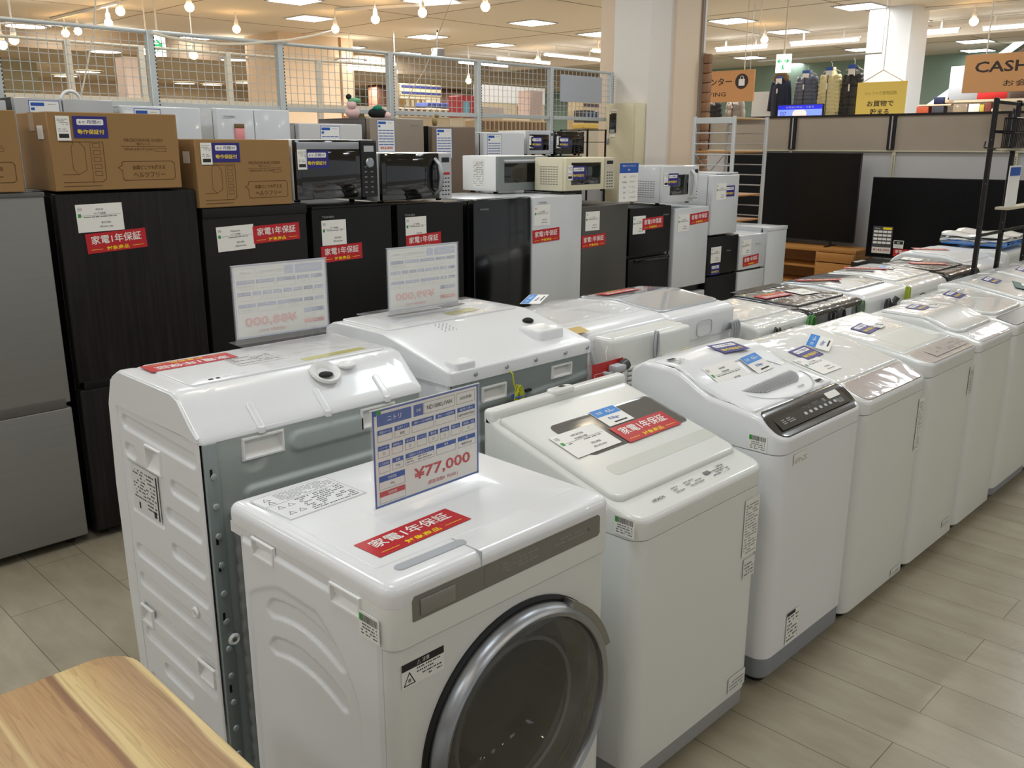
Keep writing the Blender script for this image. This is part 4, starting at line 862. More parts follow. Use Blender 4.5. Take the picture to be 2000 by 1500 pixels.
for k in range(6): rr = random.Random(k); bag.slab(.02+.05*rr.random(), .5+.1*rr.random(), .05, .5, .04, .955+.012*k, lambda x, y, k=k: .965+.012*k+.012*math.sin(x*20+k)+.01*math.sin(y*23+k*2), [mat('blue_plastic', (30, 130, 220), .3, coat=1.), filmc, mat('blue_plastic', (30, 130, 220), .3, coat=1.), wrapw, filmc, wrapw][k], e=.004, side=8, cn=4, rings=6)
bo = bag.build('plastic_bags'); bo.location = (6.9, BY+.05, -.035); tag(bo, 'blue and clear plastic bags heaped on the far washer behind the rack', 'plastic bag')
# ================================================================ refrigerators
FY = 3.674
def fridge(label, x, w, h, splits, m, side=None, y=FY, d=.58, topm=None, brand=None, tagp=None, war=None, hinge=True, doors=None, gapm=black, gaph=.016, french=False, sheet=None, group=None, foot=.03, lift=None, brandpos=(.09, -.09), logom=None, name='refrigerator', ledge=None, bandgap=None):
    t = thing(name, label, 'refrigerator', (x, y, 0), 0, group); dt = .05; side = side or m
    MB().box(.004, w-.004, dt+.012, d, foot, h-.012, side, .006).box(.006, w-.006, dt-.004, d-.002, h-.014, h-.002, topm or side, .003).build('cabinet', t)
    MB().box(.008, w-.008, dt-.006, dt+.014, foot+.01, h-.02, gapm).build('door_seal', t)
    zs = [foot+.012]+[s if not isinstance(s, tuple) else s for s in splits]+[h-.004]
    lo = zs[0]
    for i, s in enumerate(zs[1:]):
        hi = s[0] if isinstance(s, tuple) else s-(gaph/2 if i < len(zs)-2 else 0)
        if french and i == len(zs)-2:
            for (a, b) in ((0.001, french*w-.002), (french*w+.002, w-.001)): MB().box(a, b, 0, dt, lo, hi, m, .007, 3).build('door', t)
        else: MB().box(.001, w-.001, 0, dt, lo, hi, m, .007, 3).build('door', t)
        lo = s[1] if isinstance(s, tuple) else s+gaph/2
    if ledge: MB().box(.0, w, -.006, dt, h-ledge, h, side, .004).build('top_ledge', t)
    if brand:
        a = Art(.09, .018, m if m in (blk_sat, whiteD, blk_gloss, dsteel) else None); a.text(brand, 0, 0, .010, logom or logo_s, bold=.02, w=.07)
        place(a.mesh('brand_print'), 'brand_print', t, (brandpos[0], -.0008, h+brandpos[1]), (1, 0, 0), (0, 0, 1))
    if tagp: place(tagp[0], 'price_tag', t, (tagp[1], -.001, h+tagp[2]), (1, 0, 0), (0, 0, 1), tagp[3] if len(tagp) > 3 else 0)
    if war: place(A_WAR, 'warranty_sticker', t, (war[0], -.0016, h+war[1]), (1, 0, 0), (0, 0, 1), war[2] if len(war) > 2 else 0)
    if sheet: place(sheet[0], 'price_sheet', t, (sheet[1], -.001, h+sheet[2]), (1, 0, 0), (0, 0, 1))
    for fx in (.05, w-.05):
        for fy in (.08, d-.05): MB().lathe([(.018, 0), (.02, foot+.004)], (fx, fy, .001), (0, 0, 1), rubber, 12).build('foot', t)
    return t
t = fridge('tall silver-grey refrigerator cut by the left edge, with lower freezer drawer', .50, .70, 1.444, [(.598, .618)], steel_f, side=mat('grey_side', (92, 92, 90), .5), topm=lgrey, ledge=.018)
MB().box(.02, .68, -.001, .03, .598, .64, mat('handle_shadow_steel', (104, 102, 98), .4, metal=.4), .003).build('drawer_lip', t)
t = fridge('tall black woodgrain refrigerator with white tag above a red sticker, under the large carton', 1.236, .568, 1.438, [(.655, .685)], wood_blk, side=black, tagp=(T_FR[0], .16, -.10, .02), war=(.215, -.195, .05))
MB().box(.02, .548, -.001, .03, .655, .69, blk_sat, .003).build('drawer_lip', t)
t = fridge('brown-black two-door refrigerator with ledge top, tag and red sticker side by side', 1.822, .52, 1.352, [.52], brn_sat, ledge=.045, tagp=(T_FR[1], .15, -.135, .03), war=(.355, -.125, .03))
t = fridge('black two-door refrigerator under the black-fronted oven, red sticker below its tag', 2.37, .474, 1.332, [.55], blk_sat, topm=black, brand='TOSHIBA', brandpos=(.09, -.05), tagp=(T_GEN, .12, -.125, 0), war=(.16, -.225, .02), ledge=.01)
t = fridge('black refrigerator under the white-cased oven, tag overlapping its red sticker', 2.88, .458, 1.325, [.55], blk_sat, topm=mat('film_top', (196, 178, 150), .2, coat=1.), brand='TOSHIBA', brandpos=(.08, -.06), tagp=(T_GEN, .12, -.13, 0), war=(.17, -.20, .03))
t = fridge('glossy black refrigerator without stickers, left of the tall plain white one', 3.414, .462, 1.328, [.5], blk_gloss, topm=whiteD, brand='TOSHIBA', brandpos=(.08, -.06))
t = fridge('plain white refrigerator with white tag and red sticker near its left edge', 3.886, .455, 1.325, [.56], whiteD, brand='TOSHIBA', brandpos=(.09, -.04), logom=inkg, tagp=(T_GEN, .085, -.115, 0), war=(.122, -.235, .03))
t = fridge('dark grey steel refrigerator with black handle band low down', 4.344, .47, 1.250, [(.59, .66)], dsteel, side=black, tagp=(T_GEN, .10, -.10, 0), war=(.115, -.225, .03))
t = fridge('black two-door refrigerator with handle notch between its doors, tag and red sticker in one row', 4.838, .472, 1.215, [(.868, .89)], blk_sat, side=black, tagp=(T_GEN, .10, -.12, 0), war=(.255, -.115, .03), brand='Haier', brandpos=(.41, -.065))
MB().box(.06, .46, -.012, .01, .842, .864, blk_gloss, .006).build('handle', t)
t = fridge('white refrigerator with a black band at half height, beside the white rack', 5.355, .44, 1.188, [(.56, .61)], whiteD, topm=whiteD, tagp=(T_GEN, .11, -.11, 0), war=(.31, -.085, .05))
t = fridge('small black refrigerator with navy sticker below its tag, carrying the white freezer', 5.80, .44, .952, [.655], blk_sat, tagp=(T_GEN, .12, -.14, 0), brand='Haier', brandpos=(.30, -.12))
place(A_NAV, 'guarantee_sticker', t, (.12, -.0016, .70), (1, 0, 0), (0, 0, 1))
t = fridge('small white two-door refrigerator with red sticker, near the oak TV board', 6.262, .405, .935, [.65], whiteD, tagp=(T_GEN, .10, -.10, 0), war=(.18, -.21, .05), brand='Iris', brandpos=(.28, -.085), logom=inkg)
t = fridge('low plain white freezer at the far end of the refrigerator row', 6.685, .32, .968, [], whiteD, ledge=.03)
# second row behind the aisle, price sheets on their doors
SY = 5.02
ss = art_small_sheet('58,800'); 
fridge('tall grey french-door refrigerator behind the large carton, blue price sheet on its left door', 1.555, .49, 1.848, [.9], mat('pale_steel_door', (176, 176, 176), .35, metal=.3), side=dgrey, y=SY, french=.47, sheet=(ss, .14, -.122))
fridge('grey refrigerator at the left edge behind the cartons', .96, .56, 1.83, [.9], mat('pale_steel_door', (176, 176, 176), .35), y=SY)
fridge('tall white refrigerator behind the large carton with a blue-edged sheet at its top left', 2.085, .45, 1.823, [.8], whiteD, y=SY, sheet=(ss, .14, -.122))
t = fridge('wide white two-panel refrigerator behind the small carton, tiny pink note on its left door', 2.63, .49, 1.825, [.8], whiteD, y=SY, french=.5, brand='TOSHIBA', brandpos=(.08, -.05), logom=inkg)
MB().box(.11, .17, -.012, 0, 1.64, 1.71, mat('pink_print', (236, 150, 150), .5), .003).box(.11, .17, -.012, 0, 1.71, 1.735, mat('brown_cap', (120, 90, 50), .5), .002).build('pink_magnet', t)
fridge('pale grey refrigerator behind the black-fronted oven, blue price sheet on its front', 3.18, .485, 1.75, [.8], mat('pale_grey_door', (196, 194, 192), .35), y=SY, sheet=(ss, .23, -.122))
fridge('champagne refrigerator with price sheet of 63,800 yen, taller than its neighbours', 3.73, .465, 1.795, [.8], champ, side=side_d, y=SY, d=.62, sheet=(A_S1, .13, -.122), brand='TOSHIBA', brandpos=(.38, -.05))
fridge('dark champagne refrigerator with black side and price sheet, behind the white-cased oven', 4.27, .42, 1.748, [.8], mat('bronze_door', (122, 104, 88), .3, metal=.3), side=black, y=SY, sheet=(ss, .11, -.122))
fridge('pale white refrigerator with price sheet, left of the two far black ovens', 4.775, .44, 1.712, [.8], whiteD, y=SY, sheet=(ss, .11, -.122))

# ================================================================ cartons and microwave ovens on the refrigerators
def carton(label, x, y, z, w, h, d, sc=1, stick=True):
    t = thing('microwave_carton', label, 'cardboard box', (x, y, z), 0, 'brown microwave cartons on the left refrigerators')
    MB().box(0, w, 0, d, 0, h, card, .003, 1).build('body', t)
    MB().box(-.0008, w+.0008, d/2-.03, d/2+.03, h-.07, h+.0008, tape).build('tape', t)
    MB().box(-.0012, -.0002, .05, .11, h-.10, h-.05, paper).build('side_label', t)
    a = Art(w*.99, h*.96); p = cardp; W, H = w/2, h/2
    a.text('MICROWAVE OVEN', W*.42, H*.30, .012, p, w=.155); a.text('電子レンジ', W*.42, H*.2, .010, p); a.rect(W*.05, H*.13, W*.78, H*.14, p); a.text('YRM-HF171(W)', W*.34, H*.05, .012, p, w=.12); a.frame(W*.6, -H*.0, W*.78, H*.09, .0012, p)
    bx = [(-W*.02+.0, -H*.42), (W*.04, -H*.36), (W*.04, -H*.30), (W*.07, -H*.26), (W*.86, -H*.26), (W*.9, -H*.32), (W*.9, -H*.70), (W*.86, -H*.76), (W*.07, -H*.76), (W*.04, -H*.70), (W*.04, -H*.5), (-W*.02, -H*.42)]
    a.path(bx, .0022, p); a.text('全国どこでも使える', W*.47, -H*.42, .016, p, w=.135, bold=.012); a.text('ヘルツフリー', W*.47, -H*.62, .02, p, w=.13, bold=.012)
    a.path([(-W*.86, -H*.58), (-W*.62, -H*.58), (-W*.50, -H*.46), (-W*.50, H*.10), (-W*.58, H*.25), (-W*.86, H*.25)], .0016, p); a.path([(-W*.66, H*.25), (-W*.7, H*.1), (-W*.7, -H*.45), (-W*.62, -H*.58)], .0014, p)
    a.path([(-W*.86, -H*.78), (-W*.28, -H*.78), (-W*.22, -H*.70), (-W*.22, H*.25), (-W*.86, H*.25)], .0022, p); a.rect(-W*.42, -H*.82, -W*.415, H*.25, p)
    for k in range(5): a.frame(-W*.38, -H*.62+H*.18*k, -W*.27, -H*.5+H*.18*k, .0013, p)
    a.path([(-W*.86, -H*.88), (-W*.30, -H*.88)], .0025, p)
    place(a.mesh('carton_print'), 'carton_print', t, (W, -.0002, H), (1, 0, 0), (0, 0, 1))
    if stick:
        place(A_NAV, 'guarantee_sticker', t, (.155*w/.5, -.002, h-.055), (1, 0, 0), (0, 0, 1)); place(A_SLIP, 'price_slip', t, (.055*w/.5, -.002, h-.06), (1, 0, 0), (0, 0, 1))
    return t
carton('large brown microwave carton with navy sticker, second box from the left edge', 1.237, 3.66, 1.444, .503, .292, .33)
carton('brown microwave carton with navy sticker, on the ledge-topped brown-black refrigerator', 1.808, 3.66, 1.3545, .455, .285, .33)
carton('brown microwave carton cut off by the left edge of the picture', .63, 3.66, 1.447, .503, .29, .33, stick=False)

def oven(label, x, y, z, w, h, d, body, frame, kw=.22, rz=0, handle=None, panelm=None, stick=True, win=None, top=None, name='microwave_oven', knob=False, stripe=None, vents=False):
    t = thing(name, label, 'microwave oven', (x, y, z), rz)
    MB().box(0, w, .02, d, .012, h, body, .006, 2).build('case', t)
    for fx in (.04, w-.04):
        for fy in (.06, d-.05): MB().lathe([(.014, 0), (.016, .014)], (fx, fy, 0), (0, 0, 1), rubber, 10).build('foot', t)
    dw = w*(1-kw); D = MB().box(.002, dw-.002, -.006, .02, .014, h-.003, frame, .004).build('door', t)
    wx = win or (.03, .03, .03, .04)
    MB().box(wx[0], dw-wx[1], -.0085, -.004, .014+wx[2], h-wx[3], dglass, .002).build('window', D)
    if stripe: MB().box(.01, dw-.01, -.010, -.005, h-.045, h-.012, stripe, .002).build('top_trim', D)
    if handle:
        hm, kind = handle
        if kind == 'v': MB().tube([(dw-.03, -.006, .04), (dw-.02, -.032, .06), (dw-.014, -.04, h/2), (dw-.02, -.032, h-.06), (dw-.03, -.006, h-.03)], [.010, .012, .013, .012, .010], hm, 10).build('handle', D)
        else: MB().tube([(.05, -.006, h-.03), (.05, -.03, h-.03), (dw-.05, -.03, h-.03), (dw-.05, -.006, h-.03)], .007, hm, 8).build('handle', D)
    P = MB().box(dw, w-.001, -.006, .02, .014, h-.003, panelm or frame, .003).build('control_panel', t)
    a = Art(w-dw-.006, h-.03, panelm or frame); hw_ = (w-dw)/2; bm_ = inkg if (panelm or frame) in (black, dgrey, dglass) else ink
    a.rect(-hw_*.6, h*.30, hw_*.6, h*.40, black if bm_ is ink else lgrey)
    for r_ in range(6):
        for c_ in range(2 if knob else 3):
            u = -hw_*.6+c_*hw_*(.75 if knob else .45); a.rect(u, -h*.38+r_*h*.085, u+hw_*.3, -h*.38+r_*h*.085+.006, bm_)
    place(a.mesh('button_print'), 'button_print', P, (dw+hw_, -.0065, h/2), (1, 0, 0), (0, 0, 1))
    if knob: MB().lathe([(.0005, .012), (.02, .012), (.024, .008), (.024, 0)], (dw+hw_, -.007, h*.62), (0, -1, 0), chrome, 24).build('knob', P)
    if stick:
        place(A_NAV, 'guarantee_sticker', t, (.115 if w > .4 else .1, -.0095, h-.09), (1, 0, 0), (0, 0, 1)); place(A_SLIP, 'price_slip', t, (.035, -.0095, h-.09), (1, 0, 0), (0, 0, 1))
    if vents:
        v = MB()
        for r_ in range(8):
            for c_ in range(int((d-.10)/.022)): v.box(-.0015, .001, .06+c_*.022, .075+c_*.022, .05+r_*.015, .054+r_*.015, inkg)
        v.build('side_vents', t)
    return t
oven('black-fronted oven with silver knob and navy sticker, right of the small carton', 2.285, 3.66, 1.3545, .463, .287, .36, wplast, dglass, kw=.21, panelm=black, stripe=chrome, knob=True, win=(.03, .03, .04, .055))
t = oven('white-cased oven with black door and curved silver handle', 2.772, 3.66, 1.33, .466, .248, .36, wplast, dglass, kw=.19, handle=(chrome, 'v'), panelm=lgrey, stick=False, win=(.03, .06, .03, .03))
MB().box(.41, .45, -.009, -.005, .135, .147, red).build('start_button', t)
t = oven('white-sided oven with printed label on its side and grey-green door, standing behind the cream oven', 3.89, 3.968, 1.3275, .44, .225, .32, wplast, mat('grey_oven_door', (128, 134, 132), .35), kw=.04, stick=False, win=(.05, .05, .05, .045), handle=(lgrey, 'h'))
place(art_info(.10, .17, 14, 71, False), 'side_label', t, (-.001, .17, .12), (0, -1, 0), (0, 0, 1))
oven('cream oven with vented side and navy sticker, standing left of the white price card', 4.175, 3.675, 1.331, .475, .212, .255, ivory, ivory, kw=.22, vents=True, win=(.05, .04, .035, .03), panelm=mat('beige_panel', (196, 190, 170), .4))
t = thing('price_card_stand', 'tall white price card with blue header between the cream oven and white oven', 'price sign', (4.78, 3.655, 1.2515))
MB().box(-.107, .107, .0, .003, 0, .258, clearg).box(-.107, .107, -.03, .04, 0, .0025, clearg).build('holder', t)
a = Art(.2, .245, paper); a.rect(-.1, .06, .1, .1225, blue); a.text('地球リサイクルエネ', 0, .105, .012, paper, w=.14); a.text('配送', 0, .08, .012, paper)
for k in range(5): a.text(('家電', '本体価格', '配送', '設置', '引取')[k], -.045, .035-k*.033, .011, inkg); a.small(.01, .03-k*.033, .08, .042-k*.033, 2, inkg, k+2)
place(a.mesh('price_card'), 'price_card', t, (0, -.001, .13), (1, 0, 0), (0, 0, 1))
oven('white oven with curved handle at the right end of the oven row', 5.16, 3.66, 1.2165, .44, .262, .33, whiteD, whiteD, kw=.16, handle=(whiteD, 'v'), win=(.09, .06, .05, .06), vents=True)
t = thing('small_freezer', 'small white cube freezer with navy sticker standing on the small black refrigerator', 'freezer', (5.80, 3.66, .9535))
MB().box(0, .37, .05, .45, .01, .455, whiteD, .006).box(.12, .38, .02, .46, .455, .466, whiteD, .004).build('cabinet', t); MB().box(0, .37, 0, .045, .012, .45, whiteD, .008, 3).build('door', t)
for fx in (.04, .33):
    for fy in (.08, .41): MB().lathe([(.014, 0), (.016, .012)], (fx, fy, 0), (0, 0, 1), rubber, 10).build('foot', t)
place(A_NAV, 'guarantee_sticker', t, (.24, -.001, .33), (1, 0, 0), (0, 0, 1)); place(T_GEN, 'price_tag', t, (.12, -.001, .33), (1, 0, 0), (0, 0, 1))
for q, (x, w_, lb, b_, kk) in enumerate([(5.245, .30, 'silver-trimmed dark oven on the far shelf left of the black one', wplast, .12), (5.57, .36, 'black oven on the far shelf beside the beige electrical cabinet', black, .03)]):
    fridge(('low black refrigerator under the silver-trimmed far oven', 'low black refrigerator under the far black oven')[q], x-.015, w_+.01, 1.53, [.7], blk_sat, y=SY)
    oven(lb, x, SY, 1.532, w_, .195, .33, b_, dglass if q else lgrey, kw=kk, panelm=lgrey if not q else black, win=(.02, .02, .03, .03), stick=True)
#PART4
# ================================================================ table in the corner
t = thing('table', 'rectangular table with striped acacia-look top and rounded corner, bottom left of the picture', 'table', (-.85, 1.559, 0))
tm = MB().slab(0, 1.395, -1.9, 0, .07, .68, .71, table_mat(), e=.004, side=4, cn=10, rings=3, eb=.004).build('tabletop', t)
for x, y in ((.08, -.08), (1.31, -.08), (.08, -1.8), (1.31, -1.8)): MB().box(x-.02, x+.02, y-.02, y+.02, .001, .685, blkmet, .003).build('leg', t)
# ================================================================ setting: pillars, partition, far walls
def fbox(name, u0, v0, u1, v1, m, x=None, y=None, th=.3, z0=None, z1=None, parent=None, obj=True):
    """axis-aligned block whose front face spans the two sighted corners on a plane x=const or y=const"""
    a = at(u0, v0, x=x, y=y); b = at(u1, v1, x=x, y=y); zt = z1 if z1 is not None else max(a.z, b.z); zb = z0 if z0 is not None else min(a.z, b.z)
    if y is not None: return (min(a.x, b.x), max(a.x, b.x), y, y+th, zb, zt)
    return (x, x+th, min(a.y, b.y), max(a.y, b.y), zb, zt)
struct('wall_back', MB().box(-6, 30, 25, 25.2, 0, CEIL, mat('far_wall_paint', (196, 178, 152), .8)))
struct('wall_right', MB().box(22, 22.2, -7, 34, 0, CEIL, mat('far_green_glass', (128, 152, 140), .5)))
bh = MB().box(-6, 22, 17.4, 17.6, 3.22, CEIL, mat('bulkhead', (176, 158, 136), .8)); bh.box(-6, 22, 17.6, 25, 3.22, 3.26, mat('far_low_ceiling', (196, 180, 156), .9)); struct('ceiling_bulkhead', bh)
bh = MB().box(16.8, 17.0, -7, 25, 3.42, CEIL, ceil_m); bh.box(6, 22, 19.4, 19.6, 3.3, CEIL, taupe); struct('trim_1', bh)
p = MB(); p.box(9.30, 10.95, 15.2, 16.4, 0, CEIL, wallb); p.box(10.62, 10.66, 15.18, 15.2, 0, CEIL, brick); p.box(10.66, 10.98, 15.17, 15.2, 0, 2.15, brick); struct('wall_pillar', p)
p = MB(); p.box(7.18, 7.56, 5.30, 5.72, 0, CEIL, wallw); p.box(7.56, 7.97, 5.27, 6.2, 0, CEIL, wallb); p.box(7.97, 8.0, 5.25, 5.6, 0, CEIL, ceil_d); p.box(8.01, 8.04, 5.25, 5.6, 0, CEIL, wallw); p.box(7.99, 8.05, 5.24, 5.25, 0, 2.5, ceil_d); struct('wall_column', p)
bb = MB()
rr = random.Random(3)
for k in range(26): bb.box(8.0, 8.062+.012*rr.random(), 5.17, 5.25, .1+.092*k, .188+.092*k, brick, .012)
o = bb.build('brick_strip'); o['kind'] = 'structure'
a_ = at(1690, 110, x=14); b_ = at(1773, 110, x=14); c_ = at(1806, 110, y=b_.y)
struct('wall_pillar_right', MB().box(14, max(c_.x, 14.4), b_.y, a_.y, 0, CEIL, mat('pillar_cool_white', (222, 228, 236), .7)))
# far openings, panels and shelves behind the mesh fence
def ft(name, label, cat, u0, v0, u1, v1, m, x=None, y=None, th=.3, z0=None, group=None, detail=None):
    B = fbox(name, u0, v0, u1, v1, m, x, y, th, z0); o = MB().box(*B, m, .006, 1).build(name); tag(o, label, cat, group)
    return o, B
def ground(B, m): return MB().box(B[0]+.02, B[1]-.02, B[2]+.02, B[3]-.02, 0, B[4], m)
w2 = MB()
for (u0, v0, u1, v1, m, y) in ((-30, 112, 94, 300, mat('far_pale_wall', (178, 172, 146), .8), 20), (243, 110, 300, 300, mat('far_pink_pillar', (206, 190, 180), .8), 16), (735, 150, 905, 300, dbrown, 21), (930, 150, 1200, 300, mat('far_cream_wall', (214, 204, 176), .8), 23), (1080, 122, 1200, 300, mat('far_yellow_cream', (220, 210, 176), .8), 20)):
    B = fbox('', u0, v0, u1, v1, m, y=y, th=.4, z0=0); w2.box(*B, m)
struct('wall_far_left', w2)

# ---- mesh fence on gondola posts behind the second refrigerator row
def mesh_fence(label, xs, y, ztop, zbot, m, cell=.052, wr=.0017, rail=.012, pw=.022, slots=True):
    t = thing('mesh_fence', label, 'fence', (xs[0], y, 0))
    for x in xs:
        P = MB().box(x-xs[0]-pw, x-xs[0]+pw, -.02, .03, 0, ztop+.01, m, .003, 1)
        if slots:
            for k in range(44): P.box(x-xs[0]+pw-.006, x-xs[0]+pw+.001, -.0215, -.019, 1.3+k*.022, 1.312+k*.022, dgrey)
        P.build('post', t)
    for a, b in zip(xs, xs[1:]):
        a0, b0 = a-xs[0]+pw, b-xs[0]-pw
        MB().tube([(a0, 0, ztop), (b0, 0, ztop)], rail, m, 8).build('top_rail', t); MB().box(a0, b0, -.01, .01, zbot-.02, zbot+.012, m, .002, 1).build('bottom_rail', t)
        g = MB(); n = int((b0-a0)/cell)
        for k in range(1, n): g.box(a0+(b0-a0)*k/n-wr, a0+(b0-a0)*k/n+wr, -wr, wr, zbot, ztop, m)
        k = 0
        while zbot+k*cell < ztop-.01: g.box(a0, b0, -wr, wr, zbot+k*cell-wr, zbot+k*cell+wr, m); k += 1
        g.build('wire_mesh', t)
        MB().box(a0, b0, .0, .015, .12, 1.5, panel_g).build('back_board', t)
    return t
mesh_fence('grey mesh fence with slotted posts standing right behind the back row of refrigerators', [.82, 1.70, 2.585, 3.49, 4.44, 5.36, 6.26, 7.12], 5.70, 2.285, 1.86, fence_m)
mesh_fence('cream rail frame farther back behind the mesh fence, warm in the lamp light', [1.5, 2.75, 3.32, 4.08, 5.0, 5.9], 7.5, 2.375, 1.97, fence_w, cell=1.2, slots=False, wr=.0022)
o = MB().box(6.36, 6.95, 5.672, 5.682, 2.0, 2.235, mat('grey_sheet', (172, 174, 178), .6)).build('grey_board'); tag(o, 'grey plastic sheet tied on the mesh fence, left of the beige electrical cabinet', 'board')
def V3(u, v, **k): p = at(u, v, **k); return (p.x, p.y, p.z)
MB_c = MB().tube([V3(u, v, y=5.66) for u, v in ((297, 64), (330, 73), (380, 82), (430, 86), (480, 86), (530, 81), (560, 79))]+[V3(610, 70, y=6.3), V3(640, 62, y=7.5), V3(655, 58, y=9.8)], .009, fence_w, 6)
tag(MB_c.build('white_cable'), 'thick white cable sagging from the mesh fence up to a spot lamp', 'cable')
tag(MB().tube([V3(u, v, y=6.9) for u, v in ((188, -60), (186, 15), (184, 45), (180, 75), (172, 120), (163, 165), (157, 192))], .006, fence_w, 6).build('hanging_cord'), 'pale cord hanging down from the ceiling behind the left of the fence', 'cable')
tag(MB().tube([V3(u, v, y=9) for u, v in ((905, -60), (830, 135), (808, 170), (785, 222))], .006, fence_w, 6).build('slanting_cord'), 'pale cord slanting down behind the middle of the mesh fence', 'cable')
# ---- beige electrical cabinet on the column
t = thing('electrical_cabinet', 'beige metal electrical cabinet with dark meter window on the side of the column', 'cabinet', (7.02, 5.31, 0))
MB().box(.0, .155, .0, .36, .8, 2.0, cream_box, .006).build('body', t); MB().box(-.012, .0, .02, .34, .82, 1.98, cream_box, .004).build('door', t)
MB().box(-.018, -.010, .22, .30, 1.73, 1.91, dglass, .002).box(-.02, -.012, .23, .29, 1.73, 1.76, chrome).build('meter_window', t)
MB().box(-.03, -.012, .305, .322, 1.62, 1.68, chrome, .004).build('latch', t); MB().box(-.016, -.012, .22, .29, 1.93, 1.945, paper).box(-.016, -.012, .23, .29, 1.69, 1.715, paper).build('paper_label', t)

# ---- white wire rack
t = thing('storage_rack', 'white steel ladder rack with thin wooden shelves behind the end of the refrigerator row', 'rack', (7.035, 4.26, 0))
for x in (0, .55):
    for y in (0, .40): MB().box(x-.014, x+.014, y-.014, y+.014, 0, 1.86, wirem, .003, 1).build('post', t)
    MB().box(x-.008, x+.008, 0, .4, 1.80, 1.85, wirem, .002, 1).build('header', t)
    for k in range(14): MB().tube([(x, 0, 1.72-.092*k), (x, .40, 1.72-.092*k)], .006, wirem, 6).build('rung', t)
for z in (1.845, 1.56, 1.18, .955): MB().box(.01, .54, .01, .39, z-.008, z+.008, oak if z < 1.8 else mat('pale_shelf', (206, 176, 130), .5), .003, 1).build('shelf', t)
MB().tube([(0, .4, 1.55), (.55, .4, 1.2)], .005, wirem, 6).build('cross_brace', t); MB().tube([(.55, .4, 1.55), (0, .4, 1.2)], .005, wirem, 6).build('cross_brace', t)

# ---- black rack on the right
t = thing('black_storage_rack', 'tall black steel rack with hooks between the two washer rows at the right edge', 'rack', (5.80, 1.80, 0))
for x, y in ((0, 0), (.42, 0), (0, -.075), (.95, 0)): 
    p = MB().box(x-.017, x+.017, y-.012, y+.012, 0, 1.885, blkmet, .003, 1)
    for k in range(6): p.ball((x-.017, y-.006, .4+.25*k), .003, chrome, 6)
    p.build('post', t) if y == 0 else None
for z in (.60, 1.10, 1.60, 1.70, 1.865): MB().box(.0, .95, -.012, .0, z-.012, z+.006, blkmet, .002, 1).build('crossbar', t)
MB().box(.02, .95, -.06, .02, 1.59, 1.602, mat('shelf_cream', (196, 186, 160), .6)).build('shelf', t); MB().box(.3, .95, -.06, .02, 1.235, 1.25, mat('shelf_cream', (196, 186, 160), .6)).build('shelf', t)
MB().tube([(-.16, -.02, 1.64), (-.175, -.02, 1.61), (-.16, -.02, 1.606), (.02, -.02, 1.60)], .005, blkmet, 6).build('hook_bar', t)
t = thing('wire_basket', 'black wire basket with bent hooks standing on the upper shelf of the black rack', 'basket', (5.92, 1.748, 1.604))
g = MB()
for k in range(9): g.tube([(.03*k, -.03, 0), (.03*k, -.03, .17)], .0035, blkmet, 6); g.tube([(.03*k, .03, 0), (.03*k, .03, .17)], .0035, blkmet, 6)
for z in (.003, .085, .17): g.tube([(0, -.03, z), (.24, -.03, z), (.24, .03, z), (0, .03, z), (0, -.03, z)], .005, blkmet, 6)
g.build('wire_body', t); 
for x in (.02, .06): MB().tube([(x, 0, .17), (x-.005, 0, .20), (x+.01, 0, .225), (x+.03, 0, .215), (x+.032, 0, .19)], .003, blkmet, 6).build('hook', t)
o = MB().box(6.06, 6.27, 1.752, 1.757, 1.252, 1.50, paper).box(6.07, 6.26, 1.750, 1.752, 1.44, 1.49, blue).build('price_card')
tag(o, 'tall white price card with blue header on the lower shelf of the black rack', 'price sign')
for k in range(4): pass

# ---- partition with television sets
pt = MB(); pt.box(10.35, 10.42, 1.6, 6.75, 0, 1.56, panel_g); pt.box(10.33, 10.42, 1.6, 6.75, 1.56, 1.945, panel_t); pt.box(10.315, 10.42, 1.6, 6.75, 1.935, 1.958, blkmet)
for y in (6.65, 5.44, 4.245, 3.03, 1.85):
    pt.box(10.305, 10.335, y-.04, y+.04, 1.57, 1.935, blkmet); pt.box(10.30, 10.306, y-.008, y+.008, 1.575, 1.93, chrome)
for y in (4.20, 2.95, 5.45):
    pt.box(10.325, 10.36, y-.018, y+.018, 0, 1.56, mat('slot_post', (196, 188, 160), .5))
    for k in range(60): pt.box(10.322, 10.326, y-.006, y+.006, .2+k*.022, .212+k*.022, inkg)
pt.box(10.32, 10.36, 1.6, 6.75, 1.548, 1.562, mat('slot_post', (196, 188, 160), .5)); struct('wall_partition', pt)
t = thing('oak_tv_board', 'oak TV board with open shelves and two drawer fronts under the large television', 'tv board', (9.78, 4.28, 0))
o = MB(); o.box(0, .45, 0, 1.85, .44, .48, oak, .003).box(0, .45, 0, .03, .05, .44, oak).box(0, .45, 1.82, 1.85, .05, .44, oak).box(0, .45, .44, .47, .05, .44, oak).box(.42, .44, .0, 1.85, .05, .44, oak).box(0, .45, 0, 1.85, .05, .08, oak).box(.04, .42, .1, 1.75, 0, .05, dgrey); o.build('carcass', t)
MB().box(.0, .43, .47, 1.82, .25, .27, oak).build('shelf', t)
MB().box(-.016, .0, .01, .455, .33, .435, oak, .003).build('drawer', t); MB().box(-.016, .0, .01, .455, .06, .32, oak, .003).build('drawer', t)
